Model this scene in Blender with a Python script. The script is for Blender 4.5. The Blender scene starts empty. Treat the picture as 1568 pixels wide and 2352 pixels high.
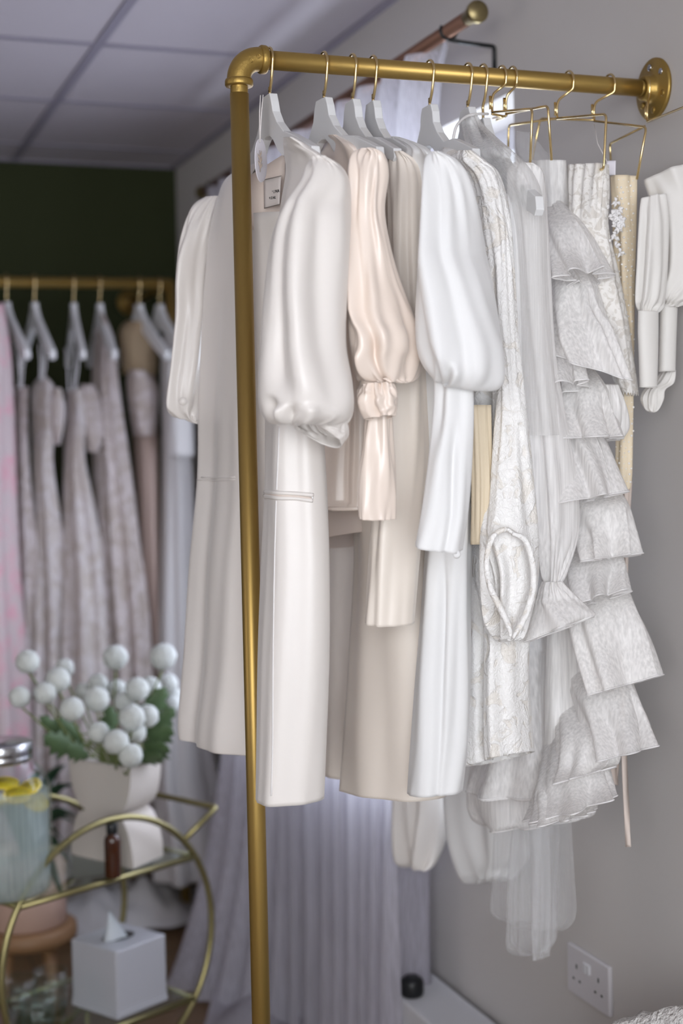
import bpy, bmesh, math, random
import numpy as np
from mathutils import Vector, Matrix, noise
from mathutils.bvhtree import BVHTree
random.seed(7)
S = bpy.context.scene
C = bpy.context.collection
PI = math.pi
# ------------------------------------------------------------------ camera
CX, CY, F = 784., 1176., 3400.
_y, _p, _r = [math.radians(a) for a in (20.3, -2.4, -1.2)]
fw = np.array([math.sin(_y)*math.cos(_p), math.cos(_y)*math.cos(_p), math.sin(_p)])
_a = np.array([math.cos(_y), -math.sin(_y), 0.]); _b = np.cross(_a, fw)
rt = _a*math.cos(_r)+_b*math.sin(_r); up = _b*math.cos(_r)-_a*math.sin(_r)
H = 1.46
O = np.array([0., 0., H])
cam = bpy.data.cameras.new('camera'); co = bpy.data.objects.new('camera', cam); C.objects.link(co)
co.matrix_world = Matrix(((rt[0], up[0], -fw[0], 0), (rt[1], up[1], -fw[1], 0), (rt[2], up[2], -fw[2], H), (0, 0, 0, 1)))
cam.sensor_fit = 'VERTICAL'; cam.sensor_height = 36; cam.sensor_width = 24; cam.lens = F/2352*36
cam.dof.use_dof = True; cam.dof.focus_distance = 2.07; cam.dof.aperture_fstop = 2.6
cam.clip_start = 0.05
S.camera = co
S.view_settings.view_transform = 'Standard'; S.view_settings.look = 'None'
S.view_settings.gamma = 1; S.view_settings.exposure = 0.0
S.view_settings.use_curve_mapping = False
S.cycles.transparent_max_bounces = 24
S.cycles.max_bounces = 8
# ------------------------------------------------------------------ light
w = bpy.data.worlds.new('sky'); S.world = w; w.use_nodes = True
bg = w.node_tree.nodes['Background']; bg.inputs[0].default_value = (0.90, 0.94, 1.0, 1); bg.inputs[1].default_value = 3.2
def area(name, loc, aim, sx, sy, power, col):
    l = bpy.data.lights.new(name, 'AREA'); l.shape = 'RECTANGLE'; l.size = sx; l.size_y = sy; l.energy = power; l.color = col
    o = bpy.data.objects.new(name, l); C.objects.link(o); o.location = loc
    d = Vector(aim)-Vector(loc); o.rotation_euler = d.to_track_quat('-Z', 'Y').to_euler(); return o
area('shopfront_daylight', (-.35, -1.12, 1.6), (0.75, 2.0, 1.3), 2.4, 1.3, 56, (1.0, 0.965, 0.945))
area('side_window_daylight', (1.62, 3.2, 1.25), (0.0, 3.2, 0.9), 1.3, 1.0, 66, (0.84, 0.90, 1.0))
area('left_fill', (-2.9, 2.2, 1.55), (1.0, 2.6, 1.2), 1.4, 1.5, 9, (1.0, 0.93, 0.93))  # added soft fill from the left; the left wall has no window
# ------------------------------------------------------------------ pixel -> place
def ray(x, y): return fw*F+rt*(x-CX)-up*(y-CY)
def AX(x, y, X): v = ray(x, y); return Vector(O+v*X/v[0])
def AY(x, y, Y): v = ray(x, y); return Vector(O+v*Y/v[1])
def AZ(x, y, Z): v = ray(x, y); return Vector(O+v*(Z-H)/v[2])
# ------------------------------------------------------------------ materials
MATS = {}
def pm(name, col, rough=.5, metal=0., spec=.5, sheen=0., trans=0., ior=1.45, bump=None, var=None, alpha=1., coat=0., transl=0., aniso=0., sss=0.):
    if name in MATS: return MATS[name]
    m = bpy.data.materials.new(name); m.use_nodes = True; nt = m.node_tree; N = nt.nodes; L = nt.links
    b = N['Principled BSDF']; out = N['Material Output']
    b.inputs['Base Color'].default_value = (*col, 1); b.inputs['Roughness'].default_value = rough
    b.inputs['Metallic'].default_value = metal; b.inputs['Specular IOR Level'].default_value = spec
    b.inputs['Transmission Weight'].default_value = trans; b.inputs['IOR'].default_value = ior
    b.inputs['Coat Weight'].default_value = coat; b.inputs['Anisotropic'].default_value = aniso
    if sheen: b.inputs['Sheen Weight'].default_value = sheen; b.inputs['Sheen Roughness'].default_value = .4
    if sss:
        b.inputs['Subsurface Weight'].default_value = sss; b.inputs['Subsurface Scale'].default_value = .01
        b.inputs['Subsurface Radius'].default_value = (1, .7, .5)
    tc = N.new('ShaderNodeTexCoord')
    def tex(sc, detail=3, kind='noise'):
        mp = N.new('ShaderNodeMapping'); L.new(tc.outputs['Object'], mp.inputs[0])
        if isinstance(sc, tuple): mp.inputs['Scale'].default_value = sc; s = 1.
        else: s = sc
        t = N.new('ShaderNodeTexVoronoi' if kind == 'voronoi' else 'ShaderNodeTexNoise')
        t.inputs['Scale'].default_value = s
        if kind != 'voronoi': t.inputs['Detail'].default_value = detail
        L.new(mp.outputs[0], t.inputs['Vector']); return t
    if bump:
        sc, st, dist = bump[:3]
        t = tex(sc, 4, bump[3] if len(bump) > 3 else 'noise'); bn = N.new('ShaderNodeBump'); bn.inputs['Strength'].default_value = st
        bn.inputs['Distance'].default_value = dist; L.new(t.outputs[0], bn.inputs['Height']); L.new(bn.outputs[0], b.inputs['Normal'])
    if var:
        sc, col2, lo, hi = var[:4]
        t = tex(sc, 4, var[4] if len(var) > 4 else 'noise'); cr = N.new('ShaderNodeValToRGB')
        cr.color_ramp.elements[0].position = lo; cr.color_ramp.elements[0].color = (*col, 1)
        cr.color_ramp.elements[1].position = hi; cr.color_ramp.elements[1].color = (*col2, 1)
        L.new(t.outputs[0], cr.inputs[0]); L.new(cr.outputs[0], b.inputs['Base Color'])
    last = b.outputs[0]
    if transl:
        tr = N.new('ShaderNodeBsdfTranslucent'); tr.inputs[0].default_value = (*col, 1)
        mx = N.new('ShaderNodeMixShader'); mx.inputs[0].default_value = transl
        L.new(last, mx.inputs[1]); L.new(tr.outputs[0], mx.inputs[2]); last = mx.outputs[0]
    if alpha < 1:
        tp = N.new('ShaderNodeBsdfTransparent'); mx = N.new('ShaderNodeMixShader'); mx.inputs[0].default_value = alpha
        t = tex((260, 260, 7), 2); mr = N.new('ShaderNodeMapRange'); mr.inputs[1].default_value = .3; mr.inputs[2].default_value = .7
        mr.inputs[3].default_value = alpha*.8; mr.inputs[4].default_value = min(1, alpha*1.2)
        L.new(t.outputs[0], mr.inputs[0]); L.new(mr.outputs[0], mx.inputs[0])
        L.new(tp.outputs[0], mx.inputs[1]); L.new(last, mx.inputs[2]); last = mx.outputs[0]
    L.new(last, out.inputs[0]); MATS[name] = m; return m
def lace(name, col, alpha_bg, scale=42, thr=(.42, .5), rough=.45, bump=.6, netcol=None):
    """embroidered motifs (opaque) over a finer net ground"""
    m = bpy.data.materials.new(name); m.use_nodes = True; nt = m.node_tree; N = nt.nodes; L = nt.links
    b = N['Principled BSDF']; out = N['Material Output']; b.inputs['Roughness'].default_value = rough
    tc = N.new('ShaderNodeTexCoord')
    t1 = N.new('ShaderNodeTexNoise'); t1.inputs['Scale'].default_value = scale; t1.inputs['Detail'].default_value = 5; t1.inputs['Distortion'].default_value = 1.4
    t2 = N.new('ShaderNodeTexNoise'); t2.inputs['Scale'].default_value = scale*5; t2.inputs['Detail'].default_value = 4; t2.inputs['Distortion'].default_value = 2
    L.new(tc.outputs['Object'], t1.inputs[0]); L.new(tc.outputs['Object'], t2.inputs[0])
    r = N.new('ShaderNodeMapRange'); r.inputs[1].default_value = thr[0]; r.inputs[2].default_value = thr[1]; L.new(t1.outputs[0], r.inputs[0])
    mixc = N.new('ShaderNodeMixRGB'); nc = netcol or tuple(c*.86 for c in col)
    mixc.inputs[1].default_value = (*nc, 1); mixc.inputs[2].default_value = (*col, 1); L.new(r.outputs[0], mixc.inputs[0]); L.new(mixc.outputs[0], b.inputs['Base Color'])
    ad = N.new('ShaderNodeMath'); ad.operation = 'MULTIPLY_ADD'; L.new(t2.outputs[0], ad.inputs[0]); ad.inputs[1].default_value = 1.6; L.new(r.outputs[0], ad.inputs[2])
    bn = N.new('ShaderNodeBump'); bn.inputs['Strength'].default_value = bump; bn.inputs['Distance'].default_value = .004
    L.new(ad.outputs[0], bn.inputs['Height']); L.new(bn.outputs[0], b.inputs['Normal'])
    if alpha_bg < 1:
        tp = N.new('ShaderNodeBsdfTransparent'); mx = N.new('ShaderNodeMixShader'); mr = N.new('ShaderNodeMapRange')
        mr.inputs[3].default_value = alpha_bg; mr.inputs[4].default_value = 1; L.new(r.outputs[0], mr.inputs[0]); L.new(mr.outputs[0], mx.inputs[0])
        L.new(tp.outputs[0], mx.inputs[1]); L.new(b.outputs[0], mx.inputs[2]); L.new(mx.outputs[0], out.inputs[0])
    MATS[name] = m; return m
M_wall = pm('wall_paint', (.53, .505, .485), .85, bump=(90, .08, .002))
M_green = pm('green_paint', (.030, .036, .014), .75, spec=.2, bump=(90, .08, .002))
M_ceil = pm('ceiling_tile', (.46, .425, .455), .9, bump=(220, .15, .002))
M_grid = pm('ceiling_grid', (.27, .25, .30), .5)
M_trim = pm('white_trim', (.62, .62, .64), .4)
M_gold = pm('gold_paint', (.42, .28, .085), .40, metal=.8, bump=(700, .12, .0006))
M_goldfit = pm('gold_paint_fitting', (.38, .25, .07), .42, metal=.8, bump=(260, .35, .0012))
M_brass = pm('brass_wire', (.78, .60, .30), .22, metal=1.)
M_hanger = pm('hanger_white', (.72, .72, .72), .32)
M_satin = pm('ivory_satin', (.82, .775, .735), .36, spec=.55, sheen=.25, bump=((900, 900, 900), .05, .0004), transl=.08)
M_silk = pm('blush_silk', (.88, .76, .67), .27, spec=.7, sheen=.2, bump=((700, 700, 700), .05, .0004), transl=.08)
M_mikado = pm('warm_ivory_mikado', (.88, .80, .715), .40, spec=.45, sheen=.2, bump=((800, 800, 800), .06, .0004), transl=.08)
M_crepe = pm('white_crepe', (.86, .855, .85), .55, spec=.35, sheen=.3, bump=((900, 900, 900), .08, .0004), transl=.1)
M_lining = pm('beige_lining', (.78, .67, .60), .5, transl=.1)
M_organza = pm('organza', (.95, .93, .915), .5, alpha=.72, transl=.18, bump=((500, 500, 30), .06, .0005))
M_organza2 = pm('organza_dense', (.95, .93, .91), .5, alpha=.85, transl=.18, bump=((500, 500, 30), .06, .0005))
M_tulle = pm('tulle', (.93, .93, .94), .6, alpha=.19, transl=.45)
M_tulle2 = pm('tulle_soft', (.95, .94, .93), .6, alpha=.42, transl=.45)
M_hem = pm('rolled_hem', (.90, .88, .87), .4, transl=.15)
M_fil = lace('fil_coupe', (.90, .885, .865), 1., 24, (.40, .46), .38, .5, (.84, .80, .745))
M_lace = lace('corded_lace', (.90, .87, .83), .8, 70, (.44, .52), .5, .4, (.88, .83, .765))
M_blacklace = lace('bead_lace', (.66, .60, .56), .9, 30, (.4, .55), .6, .9, (.50, .44, .40))
M_ivory = pm('ivory_crepe', (.74, .715, .68), .55, sheen=.2, bump=((800, 800, 800), .06, .0004))
M_sand = pm('sand_net', (.80, .68, .50), .6, bump=((300, 300, 300), .4, .001))
M_bead = pm('pearl_bead', (.93, .90, .86), .15, coat=.5)
M_paper = pm('tag_card', (.80, .77, .82), .6)
M_tagink = pm('tag_foil', (.42, .34, .28), .45)
M_labelcloth = pm('label_cloth', (.70, .64, .61), .6)
M_ink = pm('label_ink', (.03, .03, .03), .6)
M_stitch = pm('label_stitch', (.25, .22, .20), .7)
M_string = pm('cotton_string', (.74, .70, .68), .7)
M_black = pm('black_plastic', (.006, .007, .008), .35)
M_socket = pm('socket_plastic', (.60, .58, .60), .3)
M_hole = pm('socket_hole', (.03, .04, .035), .6)
M_copper = pm('copper_rod', (.22, .12, .085), .4, metal=.7)
M_knob = pm('antique_brass', (.30, .24, .12), .4, metal=.9)
M_cart = pm('cart_gold', (.30, .26, .12), .35, metal=.85)
M_ceramic = pm('matte_ceramic', (.55, .50, .45), .7, bump=(120, .1, .002))
M_box = pm('white_box', (.43, .43, .46), .35)
M_tissue = pm('tissue', (.70, .73, .76), .8, transl=.3)
M_pom = pm('pom_flower', (.66, .68, .64), .8, bump=(300, .9, .004), transl=.1)
M_stem = pm('flower_stem', (.16, .19, .06), .6)
M_leaf = pm('leaf_green', (.10, .16, .07), .55, transl=.15)
M_palm = pm('palm_leaf', (.03, .075, .04), .5, transl=.1)
M_amber = pm('amber_glass', (.045, .012, .004), .1, coat=.5)
M_lemon = pm('lemon_flesh', (.80, .62, .03), .4, transl=.3)
M_rind = pm('lemon_rind', (.85, .62, .02), .5)
M_steel = pm('lid_steel', (.55, .55, .56), .2, metal=1.)
M_pot = pm('blush_pot', (.50, .34, .27), .6)
M_wood = pm('stool_wood', (.24, .13, .06), .5, bump=((8, 60, 60), .2, .003))
M_curtain = pm('sheer_curtain', (.64, .62, .68), .7, alpha=.80, transl=.5)
M_boucle = pm('boucle', (.62, .59, .57), .9, bump=(150, 1., .012), var=(90, (.75, .73, .70), .4, .6))
M_gownA = lace('gown_blush_lace', (.58, .51, .50), 1., 22, (.4, .6), .6, .9, (.44, .37, .33))
M_gownB = lace('gown_ivory_lace', (.60, .55, .54), 1., 16, (.4, .6), .6, .9, (.50, .44, .40))
M_gownC = pm('gown_peach', (.50, .38, .33), .6)
M_gownD = pm('gown_grey_white', (.56, .54, .54), .6)
M_gownP = pm('gown_pink_floral', (.50, .41, .41), .6, var=(18, (.58, .33, .37), .48, .64))
M_nude = pm('nude_mesh', (.36, .27, .17), .7)
def glass(name, col, rough=.02, fac=.86):
    m = bpy.data.materials.new(name); m.use_nodes = True; nt = m.node_tree; N = nt.nodes; L = nt.links
    N.remove(N['Principled BSDF']); tp = N.new('ShaderNodeBsdfTransparent'); tp.inputs[0].default_value = (*col, 1)
    gl = N.new('ShaderNodeBsdfGlossy'); gl.inputs['Roughness'].default_value = rough; gl.inputs[0].default_value = (.9, .95, .95, 1)
    fr = N.new('ShaderNodeFresnel'); fr.inputs[0].default_value = 1.4
    mx = N.new('ShaderNodeMixShader'); L.new(tp.outputs[0], mx.inputs[1]); L.new(gl.outputs[0], mx.inputs[2])
    ge = N.new('ShaderNodeNewGeometry'); sb = N.new('ShaderNodeMath'); sb.operation = 'SUBTRACT'; sb.use_clamp = True; L.new(fr.outputs[0], sb.inputs[0]); L.new(ge.outputs['Backfacing'], sb.inputs[1]); L.new(sb.outputs[0], mx.inputs[0])
    L.new(mx.outputs[0], N['Material Output'].inputs[0]); MATS[name] = m; return m
M_glass = glass('clear_glass', (.93, .965, .955)); M_pane = glass('window_glass', (.96, .98, 1.)); M_shelf = glass('smoked_glass', (.80, .84, .79))
M_water = pm('lemon_water', (.62, .68, .68), .15, alpha=.45, transl=.45)
def floor_mat():
    m = bpy.data.materials.new('oak_planks'); m.use_nodes = True; nt = m.node_tree; N = nt.nodes; L = nt.links; b = N['Principled BSDF']
    tc = N.new('ShaderNodeTexCoord'); mp = N.new('ShaderNodeMapping'); mp.inputs['Rotation'].default_value = (0, 0, 0)
    L.new(tc.outputs['Object'], mp.inputs[0]); br = N.new('ShaderNodeTexBrick'); L.new(mp.outputs[0], br.inputs[0])
    br.inputs['Scale'].default_value = 1; br.inputs['Brick Width'].default_value = 1.2; br.inputs['Row Height'].default_value = .14; br.inputs['Mortar Size'].default_value = .0025
    br.inputs[1].default_value = (.17, .098, .045, 1); br.inputs[2].default_value = (.24, .145, .07, 1); br.inputs[3].default_value = (.05, .03, .02, 1)
    no = N.new('ShaderNodeTexNoise'); mp2 = N.new('ShaderNodeMapping'); mp2.inputs['Scale'].default_value = (3, 40, 1); L.new(tc.outputs['Object'], mp2.inputs[0]); L.new(mp2.outputs[0], no.inputs[0]); no.inputs['Detail'].default_value = 5
    mx = N.new('ShaderNodeMixRGB'); mx.blend_type = 'MULTIPLY'; mx.inputs[0].default_value = .5; L.new(br.outputs[0], mx.inputs[1]); L.new(no.outputs[0], mx.inputs[2])
    L.new(mx.outputs[0], b.inputs['Base Color']); b.inputs['Roughness'].default_value = .45; return m
M_floor = floor_mat()
# ------------------------------------------------------------------ builders
def link(name, me, mat, parent=None, smooth=True):
    o = bpy.data.objects.new(name, me); C.objects.link(o)
    if mat: me.materials.append(mat)
    if smooth:
        for p in me.polygons: p.use_smooth = True
    if parent:
        o.parent = parent; o.matrix_parent_inverse = Matrix.Translation(-parent.location)
    return o
def from_bm(name, bm, mat, parent=None, smooth=False):
    bmesh.ops.recalc_face_normals(bm, faces=bm.faces)
    me = bpy.data.meshes.new(name); bm.to_mesh(me); bm.free(); return link(name, me, mat, parent, smooth)
def tag(o, label, cat, group=None, kind=None):
    if label: o['label'] = label
    if cat: o['category'] = cat
    if group: o['group'] = group
    if kind: o['kind'] = kind
    return o
def thing(name, loc, label, cat, group=None):
    o = bpy.data.objects.new(name, None); C.objects.link(o); o.location = loc; o.empty_display_size = .05
    return tag(o, label, cat, group)
def struct(o): o['kind'] = 'structure'; return o
def box(bm, lo, hi, rz=0, piv=None, bev=0):
    r = bmesh.ops.create_cube(bm, size=1); vs = r['verts']
    for v in vs: v.co = Vector([lo[i]+(v.co[i]+.5)*(hi[i]-lo[i]) for i in range(3)])
    if bev: 
        es = list({e for v in vs for e in v.link_edges}); rr = bmesh.ops.bevel(bm, geom=es, offset=bev, segments=3, affect='EDGES', profile=.5); vs = list({v for f in rr['faces'] for v in f.verts} | {v for v in vs if v.is_valid})
    if rz:
        bmesh.ops.rotate(bm, verts=[v for v in vs if v.is_valid], cent=piv, matrix=Matrix.Rotation(rz, 3, 'Z'))
def bx(name, lo, hi, mat, parent=None, bev=0, rz=0, piv=None):
    bm = bmesh.new(); box(bm, lo, hi, rz, piv, bev); return from_bm(name, bm, mat, parent)
def cr(pts, n):
    """Catmull-Rom through a list of numpy rows"""
    P = np.array(pts, float); out = []
    for i in range(len(P)-1):
        p0 = P[max(i-1, 0)]; p1 = P[i]; p2 = P[i+1]; p3 = P[min(i+2, len(P)-1)]
        for k in range(n):
            t = k/n; out.append(.5*((2*p1)+(-p0+p2)*t+(2*p0-5*p1+4*p2-p3)*t*t+(-p0+3*p1-3*p2+p3)*t**3))
    out.append(P[-1]); return np.array(out)
def tube_bm(bm, pts, rad, n=10, closed=False, caps=True):
    pts = [Vector(p) for p in pts]; m = len(pts); rings = []
    rad = rad if hasattr(rad, '__len__') else [rad]*m
    T0 = (pts[1]-pts[0]).normalized(); N0 = T0.orthogonal().normalized()
    for i in range(m):
        if closed: T = (pts[(i+1) % m]-pts[i-1]).normalized()
        else: T = (pts[min(i+1, m-1)]-pts[max(i-1, 0)]).normalized()
        N0 = (N0-T*N0.dot(T)); N0 = N0.normalized() if N0.length > 1e-6 else T.orthogonal().normalized()
        B = T.cross(N0)
        rings.append([bm.verts.new(pts[i]+(N0*math.cos(2*PI*k/n)+B*math.sin(2*PI*k/n))*rad[i]) for k in range(n)])
    rng = range(m) if closed else range(m-1)
    for i in rng:
        A, B2 = rings[i], rings[(i+1) % m]
        off = 0
        if closed and i == m-1:
            off = min(range(n), key=lambda o: (A[0].co-B2[o].co).length)
        for k in range(n): bm.faces.new((A[k], A[(k+1) % n], B2[(k+1+off) % n], B2[(k+off) % n]))
    if caps and not closed:
        bm.faces.new(rings[0]); bm.faces.new(rings[-1][::-1])
def tube(name, pts, rad, mat, parent=None, n=10, closed=False, smoothn=0):
    if smoothn: pts = [Vector(p) for p in cr([list(p) for p in pts], smoothn)]
    bm = bmesh.new(); tube_bm(bm, pts, rad, n, closed); return from_bm(name, bm, mat, parent, True)
def bent(pts, r=.006, k=5):
    """round the corners of a polyline"""
    pts = [Vector(p) for p in pts]; out = [pts[0]]
    for a, b, c in zip(pts, pts[1:], pts[2:]):
        u = (a-b).normalized()*min(r, (a-b).length*.45); v = (c-b).normalized()*min(r, (c-b).length*.45)
        for i in range(k+1):
            t = i/k; out.append((b+u)*(1-t)**2+b*2*t*(1-t)+(b+v)*t*t)
    out.append(pts[-1]); return out
def lathe(name, prof, loc, mat, parent=None, n=40, axis=None, fold=None):
    bm = bmesh.new(); R = []
    for r, z in prof:
        R.append([bm.verts.new(((r+(fold(2*PI*k/n, z) if fold else 0))*math.cos(2*PI*k/n), (r+(fold(2*PI*k/n, z) if fold else 0))*math.sin(2*PI*k/n), z)) for k in range(n)])
    for A, B in zip(R, R[1:]):
        for k in range(n): bm.faces.new((A[k], A[(k+1) % n], B[(k+1) % n], B[k]))
    if prof[0][0] > 1e-5: bm.faces.new(R[0][::-1])
    if prof[-1][0] > 1e-5: bm.faces.new(R[-1])
    bmesh.ops.remove_doubles(bm, verts=bm.verts, dist=1e-6)
    M = Matrix.Translation(loc)
    if axis: M = M @ Vector(axis).to_track_quat('Z', 'Y').to_matrix().to_4x4()
    bm.transform(M); return from_bm(name, bm, mat, parent, True)
def loft(name, rows, mat, parent=None, Y=(2., 1.85), folds=(), gather=(), wr=(.004, 1.2, .35), seed=0, nu=96, seg=9, lens=0., cut=None, hem=None, thick=.0012, hemwave=None, zig=0, cap=True, tilt=0):
    """cloth tube; each row: left x,y / right x,y in the photograph, thickness, optional own depths for left and right"""
    R = []
    for r in rows:
        xL, yL, xR, yR, th = r[:5]; YL, YR = (r[5], r[6]) if len(r) > 6 else Y
        R.append([*AY(xL, yL, YL), *AY(xR, yR, YR), th])
    G = cr(R, seg); nr = len(G); bm = bmesh.new(); rings = []
    for i, g in enumerate(G):
        v = i/seg
        L_, R_ = Vector(g[0:3]), Vector(g[3:6]); th = max(g[6], .003)
        c = (L_+R_)/2; a = (R_-L_)/2; la = max(a.length, .002); ah = a/la
        b = Vector((-ah.y, ah.x, 0)); b = b.normalized() if b.length > 1e-6 else Vector((0, -1, 0))
        if b.dot(Vector((c.x, c.y, 0))) > 0: b = -b
        lat = Vector((-c.y, c.x, 0)).normalized(); A_ = abs(a.dot(lat)); B_ = abs(b.dot(lat))*th/2
        if B_ > .85*A_: th *= .85*A_/B_; B_ = .85*A_
        a = a*math.sqrt(1-(B_/max(A_, 1e-5))**2)
        ring = []
        fade = min(1, th/.02)
        for k in range(nu):
            u = k/nu; t = 2*PI*u; s, cc = math.sin(t), math.cos(t)
            bb = s*(abs(s)**lens if lens else 1.)
            nrm = (-ah*cc*th/2+b*s*la); nrm = nrm.normalized()
            d = 0
            for fo in folds:
                u0, u1, wd, amp, v0, v1 = fo[:6]
                if v < v0 or v > v1: continue
                tt = (v-v0)/(v1-v0); uu = u0+(u1-u0)*tt; du = abs(u-uu); du = min(du, 1-du)
                e = min(1, tt/.25, (1-tt)/.25) if len(fo) < 7 else min(1, tt/.25)
                d += amp*math.exp(-(du/wd)**2)*(e*e*(3-2*e))
            for ga in gather:
                v0, sg, n_, amp = ga[:4]
                e = math.exp(-((v-v0)/sg)**2); ph = noise.noise(Vector((cc*1.5, s*1.5, seed+5)))*5
                d += -amp*e*(.5+.5*math.sin(n_*t+ph+seed))
            if hemwave:
                v0, n_, amp = hemwave; e = max(0, (v-v0)/max(1e-3, len(rows)-1-v0)); ph = noise.noise(Vector((cc, s, seed+9)))*3
                d += amp*(e**1.5)*math.sin(n_*t+ph+seed)
            if wr:
                d += fade*wr[0]*(noise.noise(Vector((cc*wr[1]*1.6+seed, s*wr[1]*1.6, v*wr[2])))*1.6+.2*noise.noise(Vector((cc*wr[1]*3+seed, s*wr[1]*3, v*wr[2]*2.2))))
            p = c-a*cc+b*(bb*th/2)+nrm*d
            if zig and i == nr-1: p.z += zig*math.sin(k*PI/2)
            if tilt: p.z += tilt*s*i/(nr-1)
            ring.append(p)
        # keep the widths measured from the garment: rescale the folded ring between its two outer edges
        vd = Vector((c.x, c.y, 0)).normalized(); T_ = [p.dot(lat)/max(p.dot(vd), .1) for p in ring]; lo_, hi_ = min(T_), max(T_)
        tl, tr_ = sorted((L_.dot(lat)/L_.dot(vd), R_.dot(lat)/R_.dot(vd)))
        if hi_-lo_ > 1e-5:
            for k in range(nu):
                tn = tl+(T_[k]-lo_)*(tr_-tl)/(hi_-lo_); ring[k] = ring[k]+lat*((tn-T_[k])*ring[k].dot(vd))
        rings.append([bm.verts.new(p) for p in ring])
    for i in range(nr-1):
        A, B = rings[i], rings[i+1]
        for k in range(nu):
            if cut and cut((k+.5)/nu, i/seg): continue
            bm.faces.new((A[k], A[(k+1) % nu], B[(k+1) % nu], B[k]))
    if cap and not cut: bm.faces.new(rings[0][::-1])
    last = [v.co.copy() for v in rings[-1]]
    for v in [v for v in bm.verts if not v.link_faces]: bm.verts.remove(v)
    o = from_bm(name, bm, mat, parent, True)
    if thick and mat not in (M_organza, M_organza2, M_tulle, M_tulle2):
        md = o.modifiers.new('cloth_thickness', 'SOLIDIFY'); md.thickness = thick; md.offset = -1
    if hem: tube('rolled_hem', last, hem, M_hem, o, n=6, closed=True)
    o['_b'] = 0; del o['_b']
    return o
def parent_of(o): return o.parent
def bvh(o):
    me = o.data; M = Matrix.Identity(4)
    return BVHTree.FromPolygons([v.co.copy() for v in me.vertices], [tuple(p.vertices) for p in me.polygons])
def on(tree, x, y, off=.002):
    d = Vector(ray(x, y)).normalized(); h = tree.ray_cast(Vector(O), d)
    return (h[0]-d*off) if h[0] else None
def seam(name, o, px, rad, mat, parent, n=6, off=.0005, smoothn=0):
    t = bvh(o); pts = [on(t, *p, off) for p in (cr(px, smoothn) if smoothn else px)]; pts = [p for p in pts if p]
    if len(pts) > 2: return tube(name, pts, rad, mat, parent, n)
# ------------------------------------------------------------------ room
XW, YG, ZC = 1.289, 5.08, 2.455
struct(bx('floor', (-3.05, -1.05, -.1), (XW+.1, YG+.1, 0), M_floor))
def ceiling():
    bm = bmesh.new(); box(bm, (-3.05, -1.05, ZC), (XW+.1, YG+.1, ZC+.08)); o = struct(from_bm('ceiling', bm, M_ceil))
    bm = bmesh.new()
    for k in range(-6, 2):
        x = .73+.6*k-(0 if k < 1 else 0)
        if x < XW-.02: box(bm, (x-.012, -.95, ZC-.004), (x+.012, YG, ZC+.001))
    for k in range(-9, 3):
        y = 3.6+.6*k; box(bm, (-3, y-.012, ZC-.0035), (XW, y+.012, ZC+.001))
    box(bm, (XW-.022, -.95, ZC-.006), (XW, YG, ZC+.001)); box(bm, (-3, YG-.022, ZC-.006), (XW, YG, ZC+.001))
    struct(from_bm('trim_1', bm, M_grid))
ceiling()
W0, W1, WZ0, WZ1 = 2.51, 3.95, .80, 2.125
def wall_right():
    bm = bmesh.new()
    box(bm, (XW, -1.05, 0), (XW+.22, W0, ZC)); box(bm, (XW, W1, 0), (XW+.22, YG, ZC))
    box(bm, (XW, W0, 0), (XW+.22, W1, WZ0)); box(bm, (XW, W0, WZ1), (XW+.22, W1, ZC)); struct(from_bm('wall_right', bm, M_wall))
wall_right()
struct(bx('wall_back', (-3.05, YG, 0), (XW+.22, YG+.1, ZC), M_green))
struct(bx('wall_left', (-3.15, -1.05, 0), (-3.0, YG, ZC), M_wall))
def wall_front():
    bm = bmesh.new(); y0, y1 = -1.05, -.95
    box(bm, (-3.0, y0, 0), (-2.1, y1, ZC)); box(bm, (1.1, y0, 0), (XW, y1, ZC)); box(bm, (-2.1, y0, 0), (1.1, y1, .5)); box(bm, (-2.1, y0, 2.4), (1.1, y1, ZC))
    struct(from_bm('wall_front', bm, M_wall))
wall_front()
def window(name, axis, c, a0, a1, z0, z1, mull):
    bm = bmesh.new(); t = .05
    def b(a, b_, z, zz):
        if axis == 'x': box(bm, (c-.03, a, z), (c+.03, b_, zz))
        else: box(bm, (a, c-.03, z), (b_, c+.03, zz))
    b(a0, a1, z0, z0+t); b(a0, a1, z1-t, z1); b(a0, a0+t, z0+t, z1-t); b(a1-t, a1, z0+t, z1-t)
    for m in mull: b(m-t/2, m+t/2, z0+t, z1-t)
    o = struct(from_bm(name, bm, M_trim))
    if axis == 'x': bx('window_pane', (c-.003, a0+t, z0+t), (c+.003, a1-t, z1-t), M_pane, o)
    else: bx('window_pane', (a0+t, c-.003, z0+t), (a1-t, c+.003, z1-t), M_pane, o)
    return o
window('window_1', 'x', XW+.17, W0, W1, WZ0, WZ1, [3.23])
window('window_2', 'y', -1.02, -2.1, 1.1, .5, 2.4, [-1.03, .03])
struct(bx('trim_2', (XW-.03, W0-.04, WZ0-.02), (XW+.14, W1+.04, WZ0), M_trim))
struct(bx('baseboard_right', (XW-.015, -.95, 0), (XW, YG, .1), M_trim, bev=.003))
struct(bx('baseboard_back', (-3.0, YG-.015, 0), (XW-.015, YG, .1), M_trim, bev=.003))
struct(bx('baseboard_left', (-3.0, -.95, 0), (-2.985, YG-.015, .1), M_trim, bev=.003))
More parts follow.
